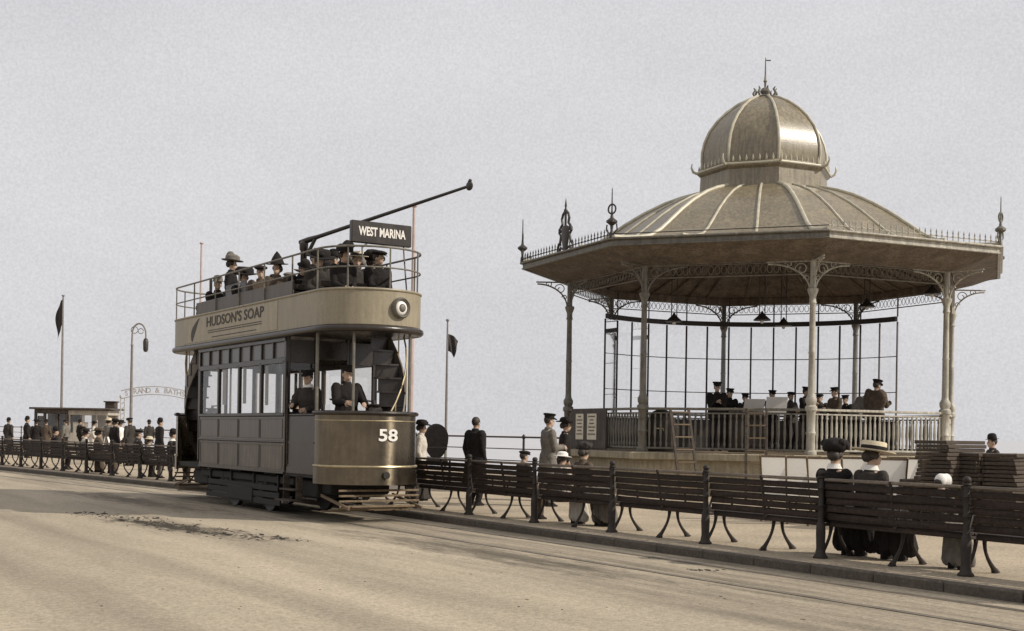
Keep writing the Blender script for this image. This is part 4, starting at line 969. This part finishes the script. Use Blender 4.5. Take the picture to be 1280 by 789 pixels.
def music_stand(label, px, Y, tilt=.35):
    l = thing('music_stand', label, 'music stand', (W(px, Y), Y, FZ), R(8), 'music stands on the bandstand stage')
    b = MB(); b.tube([(0, 0, .02), (0, 0, 1.0)], .014, 6)
    for a in range(3): b.tube([(0, 0, .25), (.28 * math.cos(a * 2.1 + .4), .28 * math.sin(a * 2.1 + .4), .01)], .012, 5)
    b.build('stand', m_iron, l)
    b = MB(); b.add([rotx(tilt) @ V((x, 0, z)) + V((0, .02, 1.20)) for x, z in ((-.28, -.21), (.28, -.21), (.28, .21), (-.28, .21))], [(0, 1, 2, 3)]); b.build('music_sheet', m_sheet, l, smooth=0)
    b = MB(); b.box((0, -.07, 1.0), (.58, .06, .015)); b.build('ledge', m_iron, l)
music_stand('music stand with white sheet, left one before the bandsmen', 940, 33.8, .5); music_stand('music stand with white sheet, right one before the bandsmen', 968, 32.4, .25)
# notice boards standing against the left side of the balustrade
def oct_side(k, f, out, z):
    """point outside side k of the bandstand, f along the side, out metres from it"""
    a, c = ov(BR, k, 0), ov(BR, k + 1, 0); p = a.lerp(c, f); n_ = ((a + c) / 2).normalized(); m = Matrix.Rotation(R(1.8), 3, 'Z'); p = m @ (p + n_ * out); n_ = m @ n_
    return V((BX + p.x, BY + p.y, z)), math.atan2(n_.y, n_.x) + PI / 2
p, yw = oct_side(6, .36, .12, 1.012)
nbd = thing('notice_board', 'dark framed notice board with two pale posters on the bandstand', 'notice board', p, yw)
b = MB(); b.box((0, 0, .53), (1.9, .05, 1.02), None, .012); b.build('board', m_kiosk, nbd)
for x, w in ((-.45, .42), (.22, .5)):
    b = MB(); b.box((x, -.03, .58), (w, .008, .66)); po = b.build('poster', m_paper, nbd)
    b = MB()
    for q in range(6): b.box((x, -.036, .84 - q * .09), (w * random.uniform(.4, .8), .004, .03))
    b.build('poster_print', m_paperd, po)
p, yw = oct_side(7, .10, -.25, 1.012)
cb = thing('instrument_case', 'dark upright instrument case behind the left balustrade', 'case', p, yw)
b = MB(); b.loft([[V((w * math.cos(a), .16 * math.sin(a), z)) for a in [2 * PI * j / 16 for j in range(16)]] for z, w in ((0, .38), (.05, .42), (.55, .40), (.8, .32), (.95, .22), (1.0, .1))]); b.build('case_body', m_char, cb)
b = MB(); b.tube([(-.1, -.17, .5), (-.1, -.22, .55), (.1, -.22, .55), (.1, -.17, .5)], .015, 5); b.build('handle', m_brass, cb)
p, yw = oct_side(7, .62, -.18, 1.012)
cb = thing('stage_gate', 'dark boarded gate panel in the middle front balustrade', 'gate', p, yw)
b = MB()
for q in range(7): b.box((-.36 + q * .12, 0, .5), (.115, .03, .96), None, .005)
b.build('boards', m_kiosk, cb)
b = MB(); 
for z in (.15, .85): b.box((0, -.03, z), (.84, .03, .08), None, .005)
b.build('gate_rail', m_woodd, cb)
def ladder(label, px, Y, lean, yaw):
    l = thing('wooden_ladder', label, 'ladder', (W(px, Y), Y, 0), yaw, 'wooden step ladders leaning on the bandstand')
    for s in (-1, 1):
        b = MB(); b.box((s * .22, lean / 2, 1.02), (.06, .04, 2.1), rotx(-math.atan2(lean, 2.05)), .006); b.build('rail', m_woodd, l)
    for q in range(7):
        b = MB(); z = .25 + .28 * q; b.box((0, lean * z / 2.05, z), (.40, .06, .03), None, .004); b.build('rung', m_wood, l)
ladder('wooden step ladder leaning on the bandstand, left of the bandsmen', 862, 28.2, .75, .25); ladder('wooden step ladder leaning below the music stands', 944, 28.0, .60, -.15)

# ------------------------------------------------------------------ deck chairs, stacked chairs, bath chair
def deck_chair(canvas):
    r = thing('deck_chair', 'x', 'deck chair')
    for s in (-1, 1):
        b = MB(); b.box((s * .27, 0, .55), (.03, .045, 1.36), rotx(R(36)), .005); b.build('back_rail', m_wood, r)
        b = MB(); b.box((s * .235, .02, .36), (.03, .045, 1.14), rotx(R(-52)), .005); b.build('seat_rail', m_wood, r)
    b = MB(); b.box((0, -.385, 1.08), (.56, .03, .04)); b.box((0, .46, .70), (.5, .03, .04)); b.build('cross_bar', m_wood, r)
    pts = []
    for q in range(13):
        u = q / 12; y = -.385 + .845 * u; z = 1.10 - .38 * u - .62 * math.sin(PI * u) ** 1.1 * .9; pts.append((y, z))
    b = MB(); vs = [V((x, y, z)) for y, z in pts for x in (-.25, 0, .25)]; b.add(vs, [(3 * i + j, 3 * i + j + 1, 3 * i + j + 4, 3 * i + j + 3) for i in range(12) for j in range(2)]); b.build('canvas_sling', canvas, r)
    return r
dcl = [(972, 21.6, .0, 'pale canvas deck chair, leftmost of those before the bandstand', 0), (1003, 21.0, .05, 'pale canvas deck chair next right of the leftmost one', 0), (1032, 20.6, -.05, 'pale canvas deck chair beside the dark round hat', 0), (1064, 21.2, .0, 'pale canvas deck chair showing between the two women', 1), (1108, 20.6, .1, 'pale canvas deck chair right of the boater', 0), (1132, 21.8, -.1, 'pale canvas deck chair nearest the stacked chairs', 1)]
pr = None
for px, Y, dy, lab, mk in dcl:
    if pr is None: o = pr = deck_chair(m_canvas)
    else: o = copy_tree(pr)
    o.location = (W(px, Y), Y, 0); o.rotation_euler = (0, 0, SEA + .70 + dy); o['label'] = lab; o['group'] = 'canvas deck chairs before the bandstand'
def folded_chair():
    r = thing('folded_chair', 'x', 'folded chair')
    b = MB()
    for s in (-1, 1): b.box((0, s * .25, .03), (1.15, .035, .055), None, .006)
    b.box((.55, 0, .03), (.035, .5, .05), None, .006); b.box((-.55, 0, .03), (.035, .5, .05), None, .006); b.build('frame', m_woodd, r)
    b = MB()
    for q in range(7): b.box((-.42 + q * .14, 0, .045), (.085, .50, .016), None, .003)
    b.build('slats', m_wood, r)
    return r
fpr = None; random.seed(21)
stacks = [(1150, 20.0, 13, .0, 'left low stack', .45), (1186, 19.6, 23, 0, 'tall stack', .0), (1222, 19.6, 20, 0, 'brown stack', .0), (1268, 19.3, 20, 0, 'rightmost stack', 0)]
for si, (px, Y, nn, _, nm, stp) in enumerate(stacks):
    for q in range(nn):
        if fpr is None: o = fpr = folded_chair()
        else: o = copy_tree(fpr)
        sh_ = V((stp * .035 * q, 0, 0)) if stp else V((0, 0, 0))
        o.location = V((W(px, Y), Y, .0 + q * .0605)) + sh_ + V((random.uniform(-.02, .02), random.uniform(-.02, .02), 0)); o.rotation_euler = (0, 0, PI / 2 + SEA + .2 + random.uniform(-.05, .05))
        if q == nn - 1: o['label'] = 'topmost folded slatted chair on the ' + {'left low stack': 'low stepped stack beside the deck chairs', 'tall stack': 'tallest dark stack', 'brown stack': 'brown stack right of the tallest', 'rightmost stack': 'rightmost stack at the photo edge'}[nm]
        else: o['label'] = 'folded slatted wooden chair lying within the ' + {'left low stack': 'low stepped stack beside the deck chairs', 'tall stack': 'tallest dark stack', 'brown stack': 'brown stack right of the tallest', 'rightmost stack': 'rightmost stack at the photo edge'}[nm]
        o['group'] = {'left low stack': 'folded chairs in the low stepped stack', 'tall stack': 'folded chairs in the tallest stack', 'brown stack': 'folded chairs in the brown stack', 'rightmost stack': 'folded chairs in the rightmost stack'}[nm]
# hooded bath chair seen from behind
bc = thing('bath_chair', 'dark hooded bath chair seen from behind near the sea railing', 'bath chair', (W(543, 33), 33, 0), .1)
b = MB(); rings = []
for y, k in ((-.24, .84), (-.20, .93), (.02, .95), (.12, .88)):
    rings.append([V((.33 * k * math.cos(a) if a < PI else .33 * k * math.cos(a), y, 1.25 + (.38 * k * math.sin(a) if math.sin(a) > 0 else .55 * math.sin(a)))) for a in [2 * PI * j / 24 for j in range(24)]])
b.loft(rings); b.build('hood', m_char, bc)
b = MB(); b.box((0, .1, .62), (.6, .8, .12), None, .03); b.box((0, .65, .32), (.4, .4, .06), None, .01); b.build('seat', m_char, bc)
for s in (-1, 1):
    b = MB(Matrix.Translation((s * .36, 0, .36)) @ Matrix.Rotation(PI / 2, 4, 'Y')); b.tube([(.35 * math.cos(j * PI / 12), .35 * math.sin(j * PI / 12), 0) for j in range(24)], .018, 6, closed=True)
    for j in range(10): b.tube([(0, 0, 0), (.35 * math.cos(j * PI / 5), .35 * math.sin(j * PI / 5), 0)], .008, 4)
    b.build('wheel', m_iron, bc)
b = MB(); b.tube([(-.25, -.3, .95), (-.25, -.55, 1.0), (.25, -.55, 1.0), (.25, -.3, .95)], .018, 6); b.build('push_handle', m_iron, bc)
b = MB(Matrix.Translation((0, .95, .18)) @ Matrix.Rotation(PI / 2, 4, 'Y')); b.tube([(.16 * math.cos(j * PI / 8), .16 * math.sin(j * PI / 8), 0) for j in range(16)], .016, 6, closed=True); b.tube([(0, -.3, 0), (0, 0, 0)], .02, 6); b.build('front_wheel', m_iron, bc)

# ------------------------------------------------------------------ railing on the sea edge
rl = thing('sea_railing', 'dark iron post and rail fence along the sea edge', 'railing', (0, 0, 0), TSROT)
rs = lambda t: 24.3 - dev(t)
b = MB()
for z, r in ((1.26, .035), (.86, .02), (.46, .02)):
    b.tube([(-t, rs(t), z) for t in [33 + 2 * i for i in range(60)]], r, 6)
b.build('rails', m_iron, rl)
for i in range(34):
    t = 33 + 3.2 * i; b = MB(); b.lathe([(.09, 0), (.08, .06), (.045, .1), (.04, 1.2), (.06, 1.22), (.06, 1.3), (.02, 1.36)], 8, (-t, rs(t), 0)); b.build('post', m_iron, rl)

# ------------------------------------------------------------------ masts, lamp, arch, kiosk
def flag_mesh(w, hgt, droop):
    b = MB(); rows = []
    nx, nz = 10, 12
    for i in range(nx + 1):
        u = i / nx; rows.append([V((w * u * (1 - .35 * (1 - j / nz)), .05 * math.sin(u * 9 + j * .5) * (.3 + u), -hgt * (1 - j / nz) - droop * u * u)) for j in range(nz + 1)])
    vs = [p for r in rows for p in r]; n = nz + 1
    b.add(vs, [(i * n + j, i * n + j + 1, (i + 1) * n + j + 1, (i + 1) * n + j) for i in range(nx) for j in range(nz)]); return b
def flagstaff(label, px, Y, top, r, m, flag=None):
    f = thing('flagstaff', label, 'flagstaff', (W(px, Y), Y, 0))
    b = MB(); b.tube([(0, 0, 0), (0, 0, top * .5), (0, 0, top)], [r, r * .85, r * .55], 8); b.ell((0, 0, top + .05), (r * 1.2, r * 1.2, .06), 8, 6); b.build('pole', m, f)
    if flag:
        w, hg, dr, fm, rz, z = flag; o = flag_mesh(w, hg, dr).build('flag', fm, f, (0, 0, z)); o.rotation_euler = (0, 0, rz)
flagstaff('tall flagstaff behind the kiosk with drooping dark flag', 74, 85, 10.0, .10, m_pole, (.6, 1.7, 1.2, m_flag, 2.75, 9.8))
flagstaff('flagstaff right of the tram with small hanging dark flag', 555, 47, 5.45, .055, m_pole, (.42, .62, .25, m_flag, .3, 5.0))
flagstaff('slender pale mast rising behind the destination box', 511, 48, 9.8, .10, m_polep)
flagstaff('thin pale mast behind the rear of the top deck', 246, 62, 10.3, .09, m_polep)
lp = thing('street_lamp', 'tall swan neck lamp post with hanging lantern beside the arch', 'street lamp', (W(161, 60), 60, 0))
b = MB(); b.lathe([(.16, 0), (.16, .5), (.10, .6), (.075, 1.2), (.07, 3.0), (.055, 5.2), (.075, 5.25), (.05, 5.3), (.045, 5.6)], 10); b.build('post', m_pole, lp)  # post and neck in a lightened grey that stands for distance haze
b = MB(); b.tube([(0, 0, 5.5)] + [(.32 - .32 * math.cos(a), 0, 5.75 + .50 * math.sin(a)) for a in [PI * q / 12 for q in range(13)]] + [(.64, 0, 5.55)], .04, 6)
b.tube([(.1 + .16 * math.cos(q * .5), 0, 5.95 + .16 * math.sin(q * .5)) for q in range(13)], .02, 5); b.tube([(.4 + .12 * math.cos(q * .5), 0, 5.9 + .12 * math.sin(q * .5)) for q in range(13)], .02, 5); b.build('swan_neck', m_pole, lp)
b = MB(); b.lathe([(.03, 5.58), (.10, 5.52), (.13, 5.40), (.12, 5.05), (.09, 4.95), (.02, 4.92)], 10, (.64, 0, 0)); b.build('lantern', m_iron, lp)
ax0, ax1 = W(148, 74), W(233, 74); aw = ax1 - ax0
ar = thing('arch_sign', 'openwork iron arch with lettering over the promenade entrance', 'arch', ((ax0 + ax1) / 2, 74, 0))
for s in (-1, 1):
    b = MB()
    for o_ in (0, .22): b.tube([(s * (aw / 2 - o_), 0, 0), (s * (aw / 2 - o_), 0, 3.05)], .035, 6)
    for q in range(9): b.tube([(s * aw / 2, 0, .3 + q * .3), (s * (aw / 2 - .22), 0, .45 + q * .3)], .018, 4)
    b.ell((s * aw / 2, 0, 3.15), (.08, .08, .12), 8, 6); b.build('arch_post', m_far, ar)
b = MB()
for dz in (0, .46): b.tube([(x, 0, 3.02 + dz + .28 * (1 - (2 * x / aw) ** 2)) for x in [-aw / 2 + aw * q / 20 for q in range(21)]], .03, 6)
b.build('arch_band', m_far, ar)
txt = 'STRAND & BATHS'
for i, ch in enumerate(txt):
    if ch == ' ': continue
    x = -aw / 2 + .32 + (aw - .64) * i / (len(txt) - 1)
    me = text_mesh(ch, .42, .01, None, .008); me.materials.clear(); me.materials.append(m_far); o = link('lettering', me, ar, (x, 0, 3.25 + .28 * (1 - (2 * x / aw) ** 2))); o.rotation_euler = (PI / 2, math.atan(-(-2 * .28 * (2 / aw) ** 2 * x / 1) ) * .5, 0)
kx0, kx1 = W(49, 80), W(140, 80); kw = (kx1 - kx0)
kk = thing('kiosk', 'flat roofed wooden promenade kiosk with dark end and pale front', 'kiosk', ((kx0 + kx1) / 2, 80, 0), 0)
sp = kw * .45 - kw / 2
b = MB(); b.box((-kw * .275, 0, .55), (kw * .45, 2.4, 1.1), None, .02); b.box((-kw * .275, 0, 2.28), (kw * .45, 2.4, .26), None, .02)
for x in (-kw / 2 + .08, -kw * .36, -kw * .20, sp - .08): b.box((x, -1.14, 1.65), (.16, .12, 1.1), None, .01); b.box((x, 1.14, 1.65), (.16, .12, 1.1), None, .01)
b.box((-kw * .42, -.9, 1.6), (.5, .06, .8), None, .01); b.box((-kw * .275, 1.0, 1.6), (kw * .43, .05, 1.1)); b.box((-kw * .11, 0, 1.6), (.05, 2.0, 1.1)); b.build('dark_wall', m_kiosk, kk)
b = MB(); b.box((kw * .225, 0, .5), (kw * .55 - .04, 2.3, 1.0), None, .02); b.box((kw * .225, 0, 2.24), (kw * .55 - .04, 2.3, .30), None, .02)
for x in (sp + .1, kw * .16, kw * .34, kw / 2 - .1): b.box((x, -1.08, 1.55), (.10, .1, 1.1), None, .01); b.box((x, 1.08, 1.55), (.10, .1, 1.1), None, .01)
b.box((kw * .30, 1.0, 1.55), (kw * .36, .05, 1.12)); b.box((kw * .12, -1.08, 1.3), (kw * .2, .06, .7)); b.build('pale_wall', m_kioskl, kk)
b = MB(); b.box((0, 0, 2.47), (kw + .5, 2.9, .12), None, .03); rf = b.build('roof', m_kiosk, kk)
b = MB(); b.box((kw * .46, 0, 2.72), (.62, .6, .40), None, .03); b.box((kw * .46, 0, 2.95), (.78, .75, .08), None, .02); b.build('chimney', m_woodd, rf)
b = MB(); b.box((kw * .225, -1.02, 1.55), (kw * .5, .01, 1.05)); b.box((-kw * .275, -1.05, 1.65), (kw * .42, .01, 1.08)); b.build('window', m_glass, kk)
wb = thing('sandwich_board', 'white sandwich board standing behind the far benches', 'notice board', (W(132, 48), 48, 0), SEA - .4)
for s in (-1, 1):
    b = MB(); b.box((0, s * .16, .52), (.62, .02, 1.02), rotx(R(s * 14)), .004); bd = b.build('board', m_whitec, wb)
    b = MB()
    for q in range(5): b.box((random.uniform(-.05, .05), s * (.172 + .022 * (q - 2) * -1 + .0) + s * .012, .78 - q * .12 + .02), (random.uniform(.25, .45), .006, .03), rotx(R(s * 14)))
    b.build('board_print', m_paperd, bd)
b = MB(); b.box((0, 0, 1.0), (.64, .05, .04), None, .005); b.build('hinge_bar', m_wood, wb)

# ------------------------------------------------------------------ light, sky, camera
sun_el = R(34); sd = V((.965, -.26, 0)).normalized()
sv = V((sd.x * math.cos(sun_el), sd.y * math.cos(sun_el), math.sin(sun_el)))
su = bpy.data.lights.new('sun', 'SUN'); su.energy = 3.9; su.angle = R(.6); su.color = (1.0, .93, .82)
so = bpy.data.objects.new('sun', su); C.objects.link(so); so.rotation_euler = sv.to_track_quat('Z', 'Y').to_euler()
w = bpy.data.worlds.new('World'); bpy.context.scene.world = w; w.use_nodes = True; nt = w.node_tree; L = nt.links.new
bg = nt.nodes['Background']; bg.inputs['Strength'].default_value = .10
sk = nt.nodes.new('ShaderNodeTexSky'); sk.sky_type = 'NISHITA'; sk.sun_disc = False; sk.sun_elevation = sun_el; sk.sun_rotation = math.atan2(sd.x, sd.y); sk.dust_density = 4; sk.air_density = 1.2
hs = nt.nodes.new('ShaderNodeHueSaturation'); hs.inputs['Saturation'].default_value = .22; L(sk.outputs[0], hs.inputs['Color'])
tc = nt.nodes.new('ShaderNodeTexCoord'); nz = nt.nodes.new('ShaderNodeTexNoise'); nz.inputs['Scale'].default_value = 2.2; nz.inputs['Detail'].default_value = 9; nz.inputs['Roughness'].default_value = .6
mp = nt.nodes.new('ShaderNodeMapping'); mp.inputs['Scale'].default_value = (1, 1, 2.4); L(tc.outputs['Generated'], mp.inputs[0]); L(mp.outputs[0], nz.inputs['Vector'])
rp = nt.nodes.new('ShaderNodeValToRGB'); rp.color_ramp.elements[0].position = .25; rp.color_ramp.elements[1].position = .8
rp.color_ramp.elements[0].color = (6.45, 6.38, 6.62, 1); rp.color_ramp.elements[1].color = (7.95, 7.9, 8.15, 1); L(nz.outputs['Fac'], rp.inputs[0])
mx = nt.nodes.new('ShaderNodeMix'); mx.data_type = 'RGBA'; mx.inputs[0].default_value = .90; L(hs.outputs[0], mx.inputs[6]); L(rp.outputs[0], mx.inputs[7])
gz = nt.nodes.new('ShaderNodeTexNoise'); gz.inputs['Scale'].default_value = 520; gz.inputs['Detail'].default_value = 4; L(tc.outputs['Generated'], gz.inputs['Vector'])   # fine film-like grain mottling the sky
gm = nt.nodes.new('ShaderNodeMapRange'); gm.inputs['From Min'].default_value = .3; gm.inputs['From Max'].default_value = .7; gm.inputs['To Min'].default_value = .93; gm.inputs['To Max'].default_value = 1.07; L(gz.outputs['Fac'], gm.inputs['Value'])
gv = nt.nodes.new('ShaderNodeVectorMath'); gv.operation = 'SCALE'; L(mx.outputs[2], gv.inputs[0]); L(gm.outputs[0], gv.inputs['Scale']); L(gv.outputs[0], bg.inputs[0])
cam = bpy.data.cameras.new('camera'); co = bpy.data.objects.new('camera', cam); C.objects.link(co)
cam.sensor_width = 36; cam.lens = F / 1280 * 36; cam.shift_y = (HY - 394.5) / 1280; cam.clip_end = 30000; cam.clip_start = .1
co.location = (0, 0, EYE); co.rotation_euler = (Matrix.Rotation(PI / 2, 3, 'X') @ Matrix.Rotation(ROLL, 3, 'Z')).to_euler()
sc = bpy.context.scene; sc.camera = co
sc.view_settings.view_transform = 'Standard'; sc.view_settings.look = 'None'; sc.view_settings.exposure = 0
sc.cycles.max_bounces = 8; sc.cycles.transparent_max_bounces = 16
